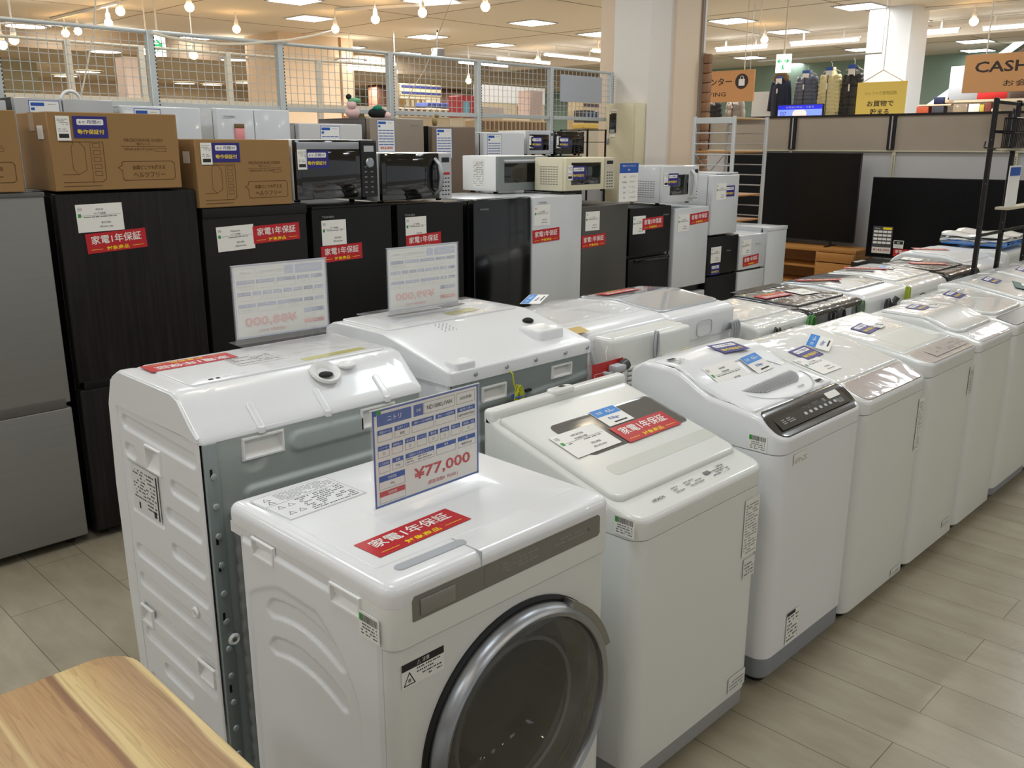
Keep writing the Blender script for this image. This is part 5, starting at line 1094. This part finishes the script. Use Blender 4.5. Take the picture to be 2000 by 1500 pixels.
def tv(label, x, y0, w, z0, h, rz=0, base=.48):
    t = thing('television', label, 'television', (x, y0, 0), rz)
    MB().box(0, .035, 0, w, z0, z0+h, black, .004, 1).build('bezel', t); MB().box(-.002, .002, .008, w-.008, z0+.012, z0+h-.008, tvblk).build('screen', t)
    for yy in (.28, w-.28): MB().box(-.12, .15, yy-.015, yy+.015, base+.001, base+.012, black, .004, 1).box(.005, .03, yy-.012, yy+.012, base+.01, z0+.01, black).build('stand_foot', t)
    return t
tv('very large black television on the oak TV board', 10.0, 4.42, 1.72, .535, 1.0)
t = tv('large black television with price sheet at its lower left, on a low black board', 9.62, 2.28, 1.76, .47, .83, .10, base=.40)
a = Art(.2, .285, mat('sheet_dark_grey', (70, 70, 74), .5)); a.rect(-.0, .11, .09, .132, yel); a.text('Hisense', -.055, .12, .012, paper, w=.05)
for k in range(4):
    for j in range(4): a.rect(-.09+.046*j, .075-k*.038, -.05+.046*j, .098-k*.038, paper)
a.rect(-.095, -.138, .095, -.075, papwarm); a.text('¥143,000', 0, -.105, .03, mat('plum_ink', (150, 50, 90), .6), w=.17, bold=.02)
place(a.mesh('price_sheet'), 'price_sheet', t, (-.006, 1.60, .655), (0, -1, 0), (0, 0, 1))
a = Art(.10, .08, paper); a.rect(-.045, .0, .045, .035, ink); a.text('4K', 0, .017, .02, paper); a.small(-.04, -.035, .04, -.005, 3, inkg, 3); place(a.mesh('small_card'), 'small_card', t, (-.006, 1.43, .62), (0, -1, 0), (0, 0, 1))
place(A_WAR, 'warranty_sticker', t, (-.006, 1.355, .535), (0, -1, 0), (0, 0, 1))
t = thing('black_tv_board', 'low black TV board under the television with the price sheet', 'tv board', (9.45, 2.2, 0))
MB().box(0, .5, 0, 1.98, .05, .398, black, .004).box(.05, .45, .1, 1.88, 0, .05, dgrey).build('carcass', t); MB().box(.0, .2, 1.90, 1.95, .398, .405, paper).build('paper_slip', t)

# ================================================================ hanging signs
def xface_sign(name, label, x, y0, y1, z0, z1, m, th=.03, rods=(), cat='sign'):
    t = thing(name, label, cat, (x, y1, z0)); w, h = y1-y0, z1-z0     # local: y 0 = left end as seen, runs to -w
    MB().box(0, th, -w, 0, 0, h, m, .003, 1).build('board', t)
    for r_ in rods: MB().tube([(th/2, -r_*w, h), (th/2, -r_*w, CEIL-z0)], .007, fence_w, 6).build('hanging_rod', t)
    return t, w, h
t, w, h = xface_sign('counter_sign', 'tan hanging sign with shopping bag mark and YING lettering, half hidden by the column', 11, 6.412, 8.0, 2.178, 2.58, tan, rods=(.1, .9))
a = Art(w, h, tan); R_ = w/2
a.text('買取カウンター', R_-.73, .06, .10, tanD, w=.80, bold=.02); a.text('BUYING', R_-.62, -.10, .055, tanD, w=.42, bold=.01)
P = [(R_-.18+.098*math.cos(2*PI*k/32), .055+.098*math.sin(2*PI*k/32)) for k in range(32)]; a.mb.poly([(p[0], p[1], .0012) for p in P], tanD)
a.rrect(R_-.225, -.0, R_-.135, .085, .006, paper, 4); a.path([(R_-.205, .085), (R_-.20, .115), (R_-.18, .125), (R_-.16, .115), (R_-.155, .085)], .008, paper, 4)
place(a.mesh('lettering'), 'lettering', t, (-.0005, -w/2, h/2), (0, -1, 0), (0, 0, 1), label='dark brown lettering and bag mark')
t, w, h = xface_sign('cashier_sign', 'tan hanging sign reading CASH, cut by the right edge of the picture', 10, 1.75, 3.448, 2.132, 2.496, tan, rods=(.11, .9))
a = Art(w, h, tan); a.text('CASHIER', -w/2+.10, .06, .105, tanD, w=.78, bold=.02, al='l'); a.text('お会計', -w/2+.38, -.10, .062, tanD, w=.34, bold=.01, al='l')
place(a.mesh('lettering'), 'lettering', t, (-.0005, -w/2, h/2), (0, -1, 0), (0, 0, 1), label='dark brown lettering')
t, w, h = xface_sign('yellow_banner', 'yellow cloth banner with black Japanese writing hung before the white pillar', 11.7, 4.685, 5.32, 1.5, 2.392, mat('banner_yellow', (252, 222, 112), .6), th=.008)
a = Art(w, h); a.text('トレファク買物回数', 0, .31, .045, mat('banner_header_ink', (170, 150, 60), .6), w=.40); a.text('お買物で', 0, .185, .075, tanD, w=.34, bold=.015); a.text('貯まる', 0, .085, .075, tanD, w=.24, bold=.015)
place(a.mesh('lettering'), 'lettering', t, (-.0005, -w/2, h/2), (0, -1, 0), (0, 0, 1))
MB().tube([(0, -.06, h), (0, -w/2, h+.14), (0, -w+.06, h)], .006, fence_w, 6).tube([(0, -w/2, h+.14), (0, -w/2, CEIL-1.5)], .004, fence_w, 6).build('hanging_string', t)
def exit_sign(label, x, y, z, w, h, rot, arrow):
    t = thing('exit_sign', label, 'exit sign', (x, y, z), rot)   # local face -y
    MB().box(-w/2, w/2, 0, .05, 0, h, exit_w, .004).build('lightbox', t); MB().tube([(0, .025, h), (0, .025, CEIL-z)], .012, fence_w, 8).build('pole', t)
    a = Art(w, h)
    if arrow == 'both':
        a.path([(-.07, h*.12), (-.02, h*.12)], .012, exit_g); a.path([(.02, h*.12), (.07, h*.12)], .012, exit_g); a.path([(-.05, h*.2), (-.075, h*.12), (-.05, h*.04)], .012, exit_g); a.path([(.05, h*.2), (.075, h*.12), (.05, h*.04)], .012, exit_g)
        a.path([(-.01, -h*.32), (0, -h*.2), (.012, -h*.3)], .012, exit_g); a.path([(0, -h*.2), (.0, -h*.1)], .014, exit_g)
    else: a.path([(-.06, 0), (.045, 0)], .024, exit_g); a.path([(-.0, .055), (.055, 0), (-.0, -.055)], .024, exit_g)
    place(a.mesh('arrow_mark'), 'arrow_mark', t, (0, -.001, h/2), (1, 0, 0), (0, 0, 1)); return t
q = at(309, 107, z=2.72); exit_sign('green and white exit sign on a pole above the left mesh fence', q.x, q.y, 2.70, .18, .27, -PI/4, 'one')
q = at(1528, 142, x=11.7); exit_sign('green and white exit sign with two arrows, above the hanging coats', q.x, q.y, q.z, .20, .24, -PI/2+.2, 'both')

# ================================================================ coats, screen, shelf goods behind the partition
def coat(label, u, vtop, h, w, m, x=12.0, hood=None, quilt=.05, parka=False):
    c = at(u, vtop, x=x); t = thing('winter_coat', label, 'coat', (c.x, c.y, c.z-h))
    mb = MB(); n = 28; rows = 46; V = []; F = []
    for j in range(rows+1):
        z = h*j/rows; k = j/rows
        hw_ = w/2*(.70+.10*math.sin(k*2.2)) if k < .82 else w/2*(.66-.42*((k-.82)/.18)**1.3)
        dp = .085*(1 if k < .85 else 1-.6*(k-.85)/.15)
        puff = (.013*abs(math.sin(PI*z/quilt))**.6 if quilt else .001)
        for i in range(n): a_ = 2*PI*i/n; V.append(((dp+puff)*math.cos(a_), (hw_+puff)*math.sin(a_), z))
    for j in range(rows):
        for i in range(n): F.append((j*n+i, j*n+(i+1) % n, (j+1)*n+(i+1) % n, (j+1)*n+i))
    mb.add(V, F+[list(range(n))[::-1], list(range(rows*n, rows*n+n))], m, True); mb.box(-.103, -.094, -.003, .003, .02, h*.9, mat('zip_dark', (40, 38, 40), .5)); mb.build('body', t)
    for s in (-1, 1):
        pts = []; rad = []
        for k in range(48):
            q_ = k/47; pts.append((-.01, s*(w*.26+.17*w*q_**.7+.0), h*.90-h*.62*q_)); rad.append(.052-.014*q_+(.009*abs(math.sin(q_*PI*h*.62/quilt)) if quilt else 0))
        MB().tube(pts, rad, m, 12).build('sleeve', t)
    if hood: 
        hb = MB()
        for k in range(9): a_ = PI*k/8; hb.ball((-.05, .085*math.cos(a_)*1.0-.02, h*.97+.06*math.sin(a_)), .035, hood, 10)
        hb.build('fur_hood', t)
    else: MB().lathe([(.05, -.02), (.058, .01), (.05, .045), (.042, .04)], (0, 0, h*.98), (0, 0, 1), m, 18).build('collar', t)
    MB().tube([(0, -.12, h*.96), (0, 0, h*1.04), (0, .12, h*.96)], .007, lgrey, 6).tube([(0, 0, h*1.04), (0, 0, h*1.1), (0, .02, h*1.13), (0, -.01, h*1.15)], .004, lgrey, 6).build('hanger', t)
    MB().box(-.075, -.07, -.05, .05, h*.98, h*1.04, blue).box(-.077, -.072, -.045, .045, h*.86, h*.98, paper).build('hanger_tag', t); MB().box(-.112, -.109, -.010, .010, h*.66, h*.76, paper).build('swing_tag', t)
    return t
coat('navy parka with brown fur hood, leftmost of the hanging coats', 1527, 152, .62, .34, mat('navy_cloth', (40, 48, 70), .8), hood=mat('brown_fur', (120, 92, 66), 1, bump=(60, 1)), quilt=0)
coat('slate grey quilted down coat hanging between the navy parka and the beige one', 1579, 142, .66, .33, mat('slate_nylon', (92, 98, 116), .5))
coat('beige yellow quilted down coat hanging second from the right', 1625, 136, .76, .31, mat('beige_nylon', (222, 210, 158), .5))
coat('black long quilted down coat, rightmost of the hanging coats', 1669, 132, .88, .28, mat('black_nylon', (34, 32, 35), .5))
q0, q1 = at(1492, 128, x=12.0), at(1706, 120, x=12.0)
o = MB().tube([(12.0, q0.y+.1, q0.z+.06), (12.0, q1.y-.1, q0.z+.06)], .010, lgrey, 8).tube([(12.0, q0.y+.1, q0.z+.06), (12.0, q0.y+.1, CEIL)], .003, lgrey, 6).tube([(12.0, q1.y-.1, q0.z+.06), (12.0, q1.y-.1, CEIL)], .003, lgrey, 6).build('garment_rail'); tag(o, 'grey garment rail carrying the row of winter coats', 'garment rail')
coat('dark padded jacket hanging just under the tan counter sign, next to the column', 1392, 196, .40, .34, mat('charcoal_nylon', (40, 40, 44), .6), x=12.4, quilt=.07)
coat('light grey puffer jacket under the tan counter sign', 1438, 196, .34, .30, mat('grey_nylon', (150, 142, 134), .5), x=12.4, quilt=.1)
q0, q1 = at(1372, 190, x=12.42), at(1462, 190, x=12.42)
o = MB().tube([(12.42, q0.y, q0.z), (12.42, q1.y, q1.z)], .012, lgrey, 8).tube([(12.42, q0.y, q0.z), (12.42, q0.y, CEIL)], .004, lgrey, 6).tube([(12.42, q1.y, q1.z), (12.42, q1.y, CEIL)], .004, lgrey, 6).build('garment_rail'); tag(o, 'grey garment rail with two jackets under the tan counter sign', 'garment rail')
B = fbox('', 1470, 180, 1518, 240, None, x=12.3, th=.05, z0=0); o = MB().box(*B, mat('pale_screen_panel', (222, 230, 236), .5)).build('white_partition_board'); tag(o, 'plain white board standing between the counter sign and the coats', 'board')
p0, p1 = at(1519, 205, x=11.6), at(1605, 240, x=11.6)
t = thing('call_screen', 'blue lit call number screen reading 337, in front of the coats', 'screen', (11.6, p0.y, p1.z)); w = p0.y-p1.y; h = p0.z-p1.z
MB().box(0, .04, -w, 0, 0, h, black, .004).box(.01, .03, -w/2-.05, -w/2+.05, -p1.z, 0, black).build('housing', t)
a = Art(w-.02, h-.02, screen_e); a.rect(-w/2+.01, h/2-.065, w/2-.01, h/2-.01, screen_d); a.text('お客様お呼出し 中番号', 0, h/2-.037, .026, paper, w=.4); a.text('337', -w/2+.09, h/2-.12, .05, ink, w=.09); a.rrect(-.1, -.06, .1, .05, .05, mat('screen_peach', (255, 206, 200), .4, emit=.9), 2)
place(a.mesh('display'), 'display', t, (-.001, -w/2, h/2), (0, -1, 0), (0, 0, 1))
# shelf unit with posters and small goods at the right
t = thing('display_shelf', 'pale shelf unit with posters and goods behind the partition, right of the yellow banner', 'shelf', (13.0, 0, 0))
y0, y1 = at(2010, 200, x=13).y, at(1795, 200, x=13).y; zs = at(1900, 197, x=13).z; zb = at(1900, 226, x=13).z-.1
MB().box(0, .45, y0, y1-.45, zs-.015, zs+.015, fence_w).box(0, .45, y0, y1, zb-.015, zb+.015, fence_w).box(.0, .45, at(1857, 208, x=13).y, y1, at(1830, 205, x=13).z-.01, at(1830, 205, x=13).z+.01, fence_w).build('shelf_boards', t)
for y in (y0, (y0+y1)/2, y1-.02): MB().box(.40, .44, y, y+.02, 0, zs, fence_w).build('upright', t)
def xitem(name, label, cat, u0, v0, u1, v1, m, x=13.0, th=.15, base=None):
    a, b = at(u0, v0, x=x), at(u1, v1, x=x); lo = min(a.z, b.z) if base is None else base
    o = MB().box(x, x+th, min(a.y, b.y), max(a.y, b.y), lo, max(a.z, b.z), m, .012, 2).build(name); tag(o, label, cat); return o
xitem('white_poster', 'pale poster with a figure standing on the display shelf, left of the red one', 'poster', 1858, 130, 1908, 192, mat('poster_pale', (206, 212, 226), .5), th=.01, base=zs+.016)
xitem('red_poster', 'bright red poster standing on the display shelf under the CASH sign', 'poster', 1910, 176, 1966, 193, mat('poster_red', (224, 50, 50), .5), th=.01, base=zs+.016)
xitem('brown_poster', 'dark brown poster with white roundel at the right end of the display shelf', 'poster', 1974, 176, 2010, 193, mat('poster_brown', (84, 66, 60), .5), th=.01, base=zs+.016)
for (u0, v0, u1, v1, m, nm, lb, ct) in ((1790, 208, 1812, 222, mat('orange_box', (176, 78, 50), .6), 'orange_toy_box', 'orange box of goods at the left end behind the partition', 'box'), (1824, 190, 1843, 203, mat('navy_case', (34, 44, 84), .6), 'navy_bag', 'navy blue bag standing on the short shelf', 'bag'), (1846, 189, 1854, 201, mat('cream_candle', (250, 220, 196), .5), 'cream_ornament', 'cream ornament beside the navy bag', 'ornament'),
        (1820, 207, 1842, 222, mat('dark_grey_helmet', (60, 62, 76), .4), 'grey_helmet', 'dark grey helmet-like bundle below the navy bag', 'bundle'), (1862, 203, 1888, 222, mat('taupe_pack', (150, 134, 116), .3, coat=1.), 'plastic_pack', 'taupe goods in a clear plastic pack, under the pale poster', 'package'), (1892, 203, 1912, 221, paper, 'white_carton', 'white boxed goods with printed front under the red poster', 'box'), (1914, 204, 1921, 221, mat('mustard', (200, 180, 70), .5), 'yellow_pack', 'thin yellow pack right of the white boxed goods', 'package'), (1924, 200, 1934, 222, mat('brick_red_pack', (130, 60, 52), .5), 'red_pack', 'brick red pack near the black rack post', 'package'), (1936, 212, 1948, 222, mat('cream_pack', (220, 212, 190), .5), 'cream_pack', 'low cream box with black ring print right of the brick red pack', 'box')):
    xitem(nm, lb, ct, u0, v0, u1, v1, m, base=(zb+.016 if v1 > 205 else None))
# escalator in the distance
t = thing('escalator', 'far escalator with pale lit balustrade rising behind the display shelf', 'escalator', (20.5, 0, 0))
a0, a1 = at(1820, 225, x=20.5), at(1905, 150, x=20.5)
MB().prism([(a0.y+.5, 0), (a0.y+.5, a0.z-.3), (a1.y-1.5, a1.z+1.0), (a1.y-1.5, 0)], 'x', 0, .6, mat('escalator_side', (140, 128, 116), .6)).build('truss', t)
MB().tube([(-.05, a0.y+.5, a0.z-.15), (-.05, a1.y-1.5, a1.z+1.15)], .07, mat('balustrade_glow', (230, 245, 245), .3, emit=1.0), 8).build('handrail', t)
# ---- goods behind the fence and toys on the rear refrigerators
def yitem(name, label, cat, u0, v0, u1, v1, m, y, th=.3, ground=True, extra=None):
    B = fbox('', u0, v0, u1, v1, m, y=y, th=th); mb = MB().box(*B, m, .01, 1)
    if ground: mb.box(B[0]+.01, B[1]-.01, B[2]+.02, B[3]-.02, 0, B[4]+.01, mat('far_plinth', (196, 184, 160), .7))
    if extra: extra(mb, B)
    o = mb.build(name); tag(o, label, cat); return o
def stripes(m, n, vert=True):
    def f(mb, B):
        for k in range(n):
            if vert: x = B[0]+(B[1]-B[0])*(k+.2)/n; mb.box(x, x+(B[1]-B[0])*.5/n, B[2]-.01, B[2], B[4]+.02, B[5]-.02, m)
            else: z = B[4]+(B[5]-B[4])*(k+.3)/n; mb.box(B[0]+.02, B[1]-.02, B[2]-.01, B[2], z, z+(B[5]-B[4])*.4/n, m)
    return f
navy2 = mat('far_navy', (50, 56, 124), .6)
yitem('blue_counter', 'dark blue and cream counter fascia seen through the middle of the fence', 'counter', 782, 162, 862, 190, mat('far_cream_board', (208, 196, 160), .7), 14, extra=stripes(navy2, 2, False))
yitem('straw_shelf', 'yellow-brown shelf of goods below the blue counter fascia', 'shelf', 790, 192, 832, 212, mat('far_straw', (150, 118, 70), .8), 12.5, extra=stripes(mat('far_cream_board', (208, 196, 160), .7), 4))
yitem('white_gondola', 'long white shop shelf running behind the middle of the fence', 'shelf', 735, 208, 905, 232, mat('far_white_shelf', (216, 206, 188), .7), 10.5, extra=stripes(mat('far_goods_brown', (120, 96, 74), .8), 14))
yitem('blue_shelf', 'blue goods row on the long white shelf', 'goods', 835, 200, 906, 211, mat('far_blue', (86, 104, 180), .6), 10.6, ground=False, extra=stripes(navy2, 7))
yitem('red_display', 'red display case with cyan side standing behind the fence', 'display case', 905, 186, 931, 230, mat('far_red', (176, 46, 50), .5), 9, extra=lambda mb, B: mb.box(B[0]-.005, B[0]+.1, B[2]-.01, B[2], B[4]+.02, B[5]-.08, mat('far_cyan', (110, 170, 190), .5)))
yitem('white_light_board', 'bright white partition seen through the right of the fence', 'board', 930, 164, 1065, 206, mat('far_white_board', (226, 230, 234), .5), 15, th=.1)
yitem('pink_roll', 'rolled pink patterned cushion standing behind the fence near the grey sheet', 'cushion', 1036, 176, 1060, 232, mat('far_pink_roll', (206, 182, 172), .8), 9, th=.25)
yitem('spotted_plush', 'grey spotted plush lying on a shelf, left of the rolled cushion', 'plush toy', 942, 208, 985, 228, mat('far_plush_grey', (196, 184, 176), .9), 9, th=.25)
yitem('wood_shelf', 'pale wooden shop shelf with many small goods under the rolled cushion', 'shelf', 940, 233, 1070, 258, mat('far_wood_shelf', (188, 160, 124), .8), 8.3, extra=stripes(mat('far_goods_brown', (120, 96, 74), .8), 16))
yitem('brown_basket', 'brown tapered basket beside the rolled cushion', 'basket', 1018, 206, 1032, 232, mat('far_basket', (136, 106, 74), .8), 9.6, th=.1)
yitem('goods_wall', 'tall shelf of dark and coloured goods left of the electrical cabinet', 'shelf', 1140, 150, 1192, 260, mat('far_shelf_cream', (214, 196, 160), .7), 8.6, extra=stripes(mat('far_goods_dark', (90, 70, 70), .8), 7, False))
yitem('black_case', 'black cage-like case on the shelf left of the electrical cabinet', 'case', 1142, 215, 1178, 240, dgrey, 8.2, th=.2, extra=stripes(mat('far_cage_blue', (120, 130, 160), .6), 5))
yitem('yellow_box', 'flat yellow box below the black case', 'box', 1140, 241, 1190, 252, mat('far_yellow', (214, 180, 90), .7), 7.85, th=.2)
yitem('white_crate', 'white crate at the left edge behind the grey refrigerators', 'crate', 165, 188, 200, 200, paper, 7.9)
t = thing('black_wire_shelf', 'black wire frame shelf right of the far black oven', 'shelf', (5.98, 5.02, 0))
for x in (0, .24):
    for y in (0, .3): MB().box(x-.006, x+.006, y-.006, y+.006, 0, 1.745, blkmet).build('post', t)
for z in (1.0, 1.25, 1.5, 1.64, 1.74): MB().box(0, .24, 0, .3, z-.003, z+.003, blkmet).build('shelf', t)
def toy(name, label, cat, c, balls):
    t = thing(name, label, cat, c)
    for nm, p, r_, m, sc in balls: MB().ball(Vector(p)*.72, r_*.72, m, 16, sc).build(nm, t)
    return t
F1, F2, F3, F4, F5 = mat('toy_green', (110, 176, 130), .8), mat('toy_black', (22, 22, 24), .8), mat('toy_pink', (238, 200, 196), .8), mat('toy_red', (206, 40, 50), .7), mat('toy_teal', (20, 130, 100), .8)
toy('plush_toy', 'white and pink plush toy with green hat on top of the champagne refrigerator', 'plush toy', (3.90, 5.45, 1.797), [('body', (0, 0, .06), .07, F3, (1.1, .9, .9)), ('head', (-.03, -.03, .13), .05, F3, (1, 1, 1)), ('hat', (.0, -.04, .165), .05, F1, (1.5, .8, .6)), ('ear', (-.06, -.03, .20), .028, F2, (1, 1, 1))])
toy('plush_toy', 'black and teal plush toy lying right of the pink one on the champagne refrigerator', 'plush toy', (4.12, 5.45, 1.797), [('body', (0, 0, .055), .06, F2, (1.9, .9, .9)), ('hood', (-.02, -.03, .105), .035, F5, (1.6, .8, .8)), ('face', (.10, -.03, .035), .035, F3, (1.2, 1, 1))])
toy('red_bow', 'red and white plush bow on top of the pale grey refrigerator', 'plush toy', (3.19, 5.4, 1.7515), [('loop', (-.02, 0, .04), .035, F4, (1, .8, 1)), ('loop', (.04, 0, .03), .035, paper, (1.4, .8, .8))])
toy('gold_figurine', 'small gold and brown figurine on the dark champagne refrigerator', 'figurine', (4.62, 5.4, 1.75), [('body', (0, 0, .05), .035, mat('toy_gold', (150, 130, 84), .5, metal=.3), (.9, .8, 1.5)), ('head', (.03, 0, .11), .025, mat('toy_gold', (150, 130, 84), .5, metal=.3), (1.4, .8, .8))])
t = thing('ring_handle', 'white loop handle lying on the grey french-door refrigerator', 'handle', (1.95, 5.35, 1.85)); MB().tube([(.05*math.cos(a_), 0, .05*math.sin(a_)+.0) for a_ in [PI*k/10 for k in range(11)]], .009, wplast, 8).build('loop', t)
bl = MB().tube([(-.25, 0, .016), (.25, .0, .02)], .015, mat('led_bar', (255, 255, 250), .3, emit=3), 8)
# notice card and caution card between the rows
a = Art(.17, .16, mat('card_red', (192, 44, 42), .5)); a.frame(-.07, .0, .07, .045, .0015, paper); a.text('注意事項', 0, .022, .022, paper, w=.11, bold=.01); a.text('ご使用の前に必ず', 0, -.025, .011, paper, w=.13)
a.small(-.07, -.07, .07, -.045, 2, papwarm, 3); me = a.mesh('notice_card'); o = bpy.data.objects.new('notice_card', me); COL.objects.link(o)
o.matrix_world = Matrix(((1, 0, 0, 2.345), (0, 0, -1, 1.855), (0, 1, 0, .822), (0, 0, 0, 1))); tag(o, 'red notice card with white Japanese writing hanging between the two washer rows', 'notice card')
o = MB().tube([(2.345, 1.86, .905), (2.345, 1.865, .93), (2.36, 1.87, .95)], .0015, paper, 5).build('card_string', o if 0 else None); tag(o, 'short white string holding the red notice card', 'string')

# ================================================================ lamps
def ceiling_fixture(c, label, s=.62):
    t = thing('ceiling_light', label, 'ceiling light', (c[0], c[1], CEIL), 0, 'square louvred ceiling lights')
    MB().box(-s/2, s/2, -s/2, s/2, -.014, -.002, lgrey).build('frame', t); MB().box(-s/2+.04, s/2-.04, -s/2+.04, s/2-.04, -.016, -.0145, fix_e).build('diffuser', t)
    l = MB()
    for k in range(1, 5): l.box(-s/2+.04, s/2-.04, -s/2+s*k/5-.006, -s/2+s*k/5+.006, -.022, -.0165, chrome)
    l.build('louvre', t); return t
first = None
LB = 'square white louvred ceiling light recessed in the shop ceiling'
for u, v in ((605, 35), (1040, 44), (835, 71), (1170, 66), (1430, 40), (1680, 12), (967, 87), (790, 104), (1770, 40), (575, 0), (840, 0), (678, 92), (1540, 61), (1465, 112), (1905, 80), (1685, 96), (115, 45), (205, 72), (390, 72), (1910, 98), (1550, 125), (950, 144)):
    c = at(u, v, z=CEIL)
    if first is None: first = ceiling_fixture(c, LB)
    else: copy_thing(first, (c.x, c.y, CEIL))
first = None
for u, v in ((128, 148), (172, 140), (205, 100), (50, 50), (362, 172), (415, 168), (480, 161), (458, 116), (685, 117), (518, 158)):
    c = at(u, v, z=3.2)
    if c.y > 24.6: c = Vector((c.x*24/c.y, 24, 3.2))
    if first is None:
        first = thing('round_downlight', 'round downlight glowing in the low far ceiling behind the fence', 'ceiling light', (c.x, c.y, 3.21), 0, 'round downlights of the far hall')
        MB().lathe([(.32, 0), (.32, -.02), (.26, -.025)], (0, 0, 0), (0, 0, 1), lgrey, 24).build('ring', first); MB().lathe([(.26, -.022), (.0005, -.024)], (0, 0, 0), (0, 0, 1), far_e, 24).build('diffuser', first)
    else: copy_thing(first, (c.x, c.y, 3.21))
def tube_lamp(c, L, ax, label, z=3.3):
    t = thing('fluorescent_lamp', label, 'fluorescent lamp', (c[0], c[1], z), 0 if ax == 'y' else -PI/2, 'bare fluorescent tube lamps')
    MB().tube([(0, -L/2, 0), (0, L/2, 0)], .024, tube_e, 10).build('tube', t); MB().box(-.02, .02, -L/2-.03, L/2+.03, .03, .055, wplast).box(-.01, .01, -L*.3, -L*.3+.03, .05, .2, wplast).box(-.01, .01, L*.3, L*.3+.03, .05, .2, wplast).build('batten', t)
    for s in (-1, 1): MB().box(-.012, .012, s*L/2-.01, s*L/2+.01, -.02, .035, wplast).build('end_cap', t)
LT = 'bare white fluorescent tube hanging in a line below the ceiling'
z_ = 3.4
for u0, v0, u1, v1 in ((1393, 98), (1505, 92), (1547, 88), (1676, 77), (1722, 73), (1870, 60), (1922, 57), (2040, 47)) and (((1393, 98, 1505, 92)), (1547, 88, 1676, 77), (1722, 73, 1870, 60), (1922, 57, 2040, 47)):
    a, b = at(u0, v0, z=z_), at(u1, v1, z=z_); tube_lamp(((a.x+b.x)/2, (a.y+b.y)/2), abs(a.y-b.y), 'y', LT, z_)
for u0, v0, u1, v1 in ((930, 125, 1080, 112) and (985, 113, 1060, 125), (1080, 105, 1155, 119), (1165, 98, 1202, 106), (912, 120, 975, 131)):
    a, b = at(u0, v0, z=z_), at(u1, v1, z=z_); tube_lamp(((a.x+b.x)/2, (a.y+b.y)/2), abs(a.x-b.x), 'x', LT, z_)
def spot(c, L):
    t = thing('spot_lamp', 'warm clear bulb spot lamp hanging from a ceiling track', 'spot lamp', tuple(c), 0, 'warm bulb spot lamps on the ceiling tracks')
    MB().ball((0, 0, 0), .06, bulb_e, 16).build('bulb', t); MB().lathe([(.03, .045), (.034, .06), (.028, .13), (.014, .15)], (0, 0, 0), (0, 0, 1), wplast, 16).build('socket', t)
    MB().tube([(0, 0, .14), (0, 0, L)], .010, wplast, 6).build('arm', t); return t
protos = {}
for u, v in ((235, 22), (212, 45), (370, 14), (462, 57), (655, 57), (733, 38), (825, 25), (948, 13), (128, 65), (152, 61), (27, 78), (288, 100), (378, 108), (684, 133), (771, 140), (915, 158), (1050, 118), (1197, 105), (1183, 160), (1493, 78), (1777, 55), (1902, 42), (5, 88)):
    z_ = 3.35; c = at(u, v, z=z_)
    if c.y > 16.8 or c.x > 20: z_ = 2.9; c = at(u, v, z=z_)
    L = (3.22 if c.y > 17.6 else CEIL)-z_
    if L in protos: copy_thing(protos[L], tuple(c))
    else: protos[L] = spot(c, L)
for i, (p0, p1, lb) in enumerate([((655, 20), (1090, -6), 'white lamp track carrying the middle row of warm bulbs'), ((100, 38), (240, 5), 'white lamp track at the upper left'), ((1765, 22), (2010, 3), 'white lamp track carrying the two right-hand bulbs')]):
    a, b = at(*p0, z=CEIL-.03), at(*p1, z=CEIL-.03); d = Vector((b.x-a.x, b.y-a.y, 0)).normalized(); n = Vector((-d.y, d.x, 0))*.02
    o = MB().prism([(a.x+n.x, a.y+n.y), (b.x+n.x, b.y+n.y), (b.x-n.x, b.y-n.y), (a.x-n.x, a.y-n.y)], 'z', CEIL-.045, CEIL-.005, wplast).build('lamp_track'); tag(o, lb, 'lamp track')
t = thing('projector', 'grey box hanging from the ceiling by a bracket, above the middle of the fence', 'ceiling unit', tuple(at(855, 105, z=3.2)))
MB().box(-.09, .09, -.09, .09, -.09, .09, greyp, .02).build('housing', t); MB().tube([(0, 0, .08), (0, 0, CEIL-3.2)], .012, dgrey, 8).build('bracket', t)
# area lights added to brighten the far halls, not placed under the fixtures
for (x, y) in ((4, 10.5), (8, 10.5), (12, 10.5), (6, 14), (11, 13.2), (3, 14.5), (12.5, 8), (12.5, 4.8), (13, 2), (15.5, 6.5), (15.5, 10), (16, 3), (8, 20), (13, 17), (18, 12)):
    area_light('hall_fill_light', (x, y, CEIL-.04), .6, .6, 60, (1, .97, .92))

for (x, y) in ((2, 20.5), (6.5, 21), (11, 21.5), (15.5, 21), (19, 20)):
    area_light('low_hall_fill_light', (x, y, 3.17), .6, .6, 90, (1, .93, .84))  # added fill under the low ceiling, lifts the dark wall behind the fence
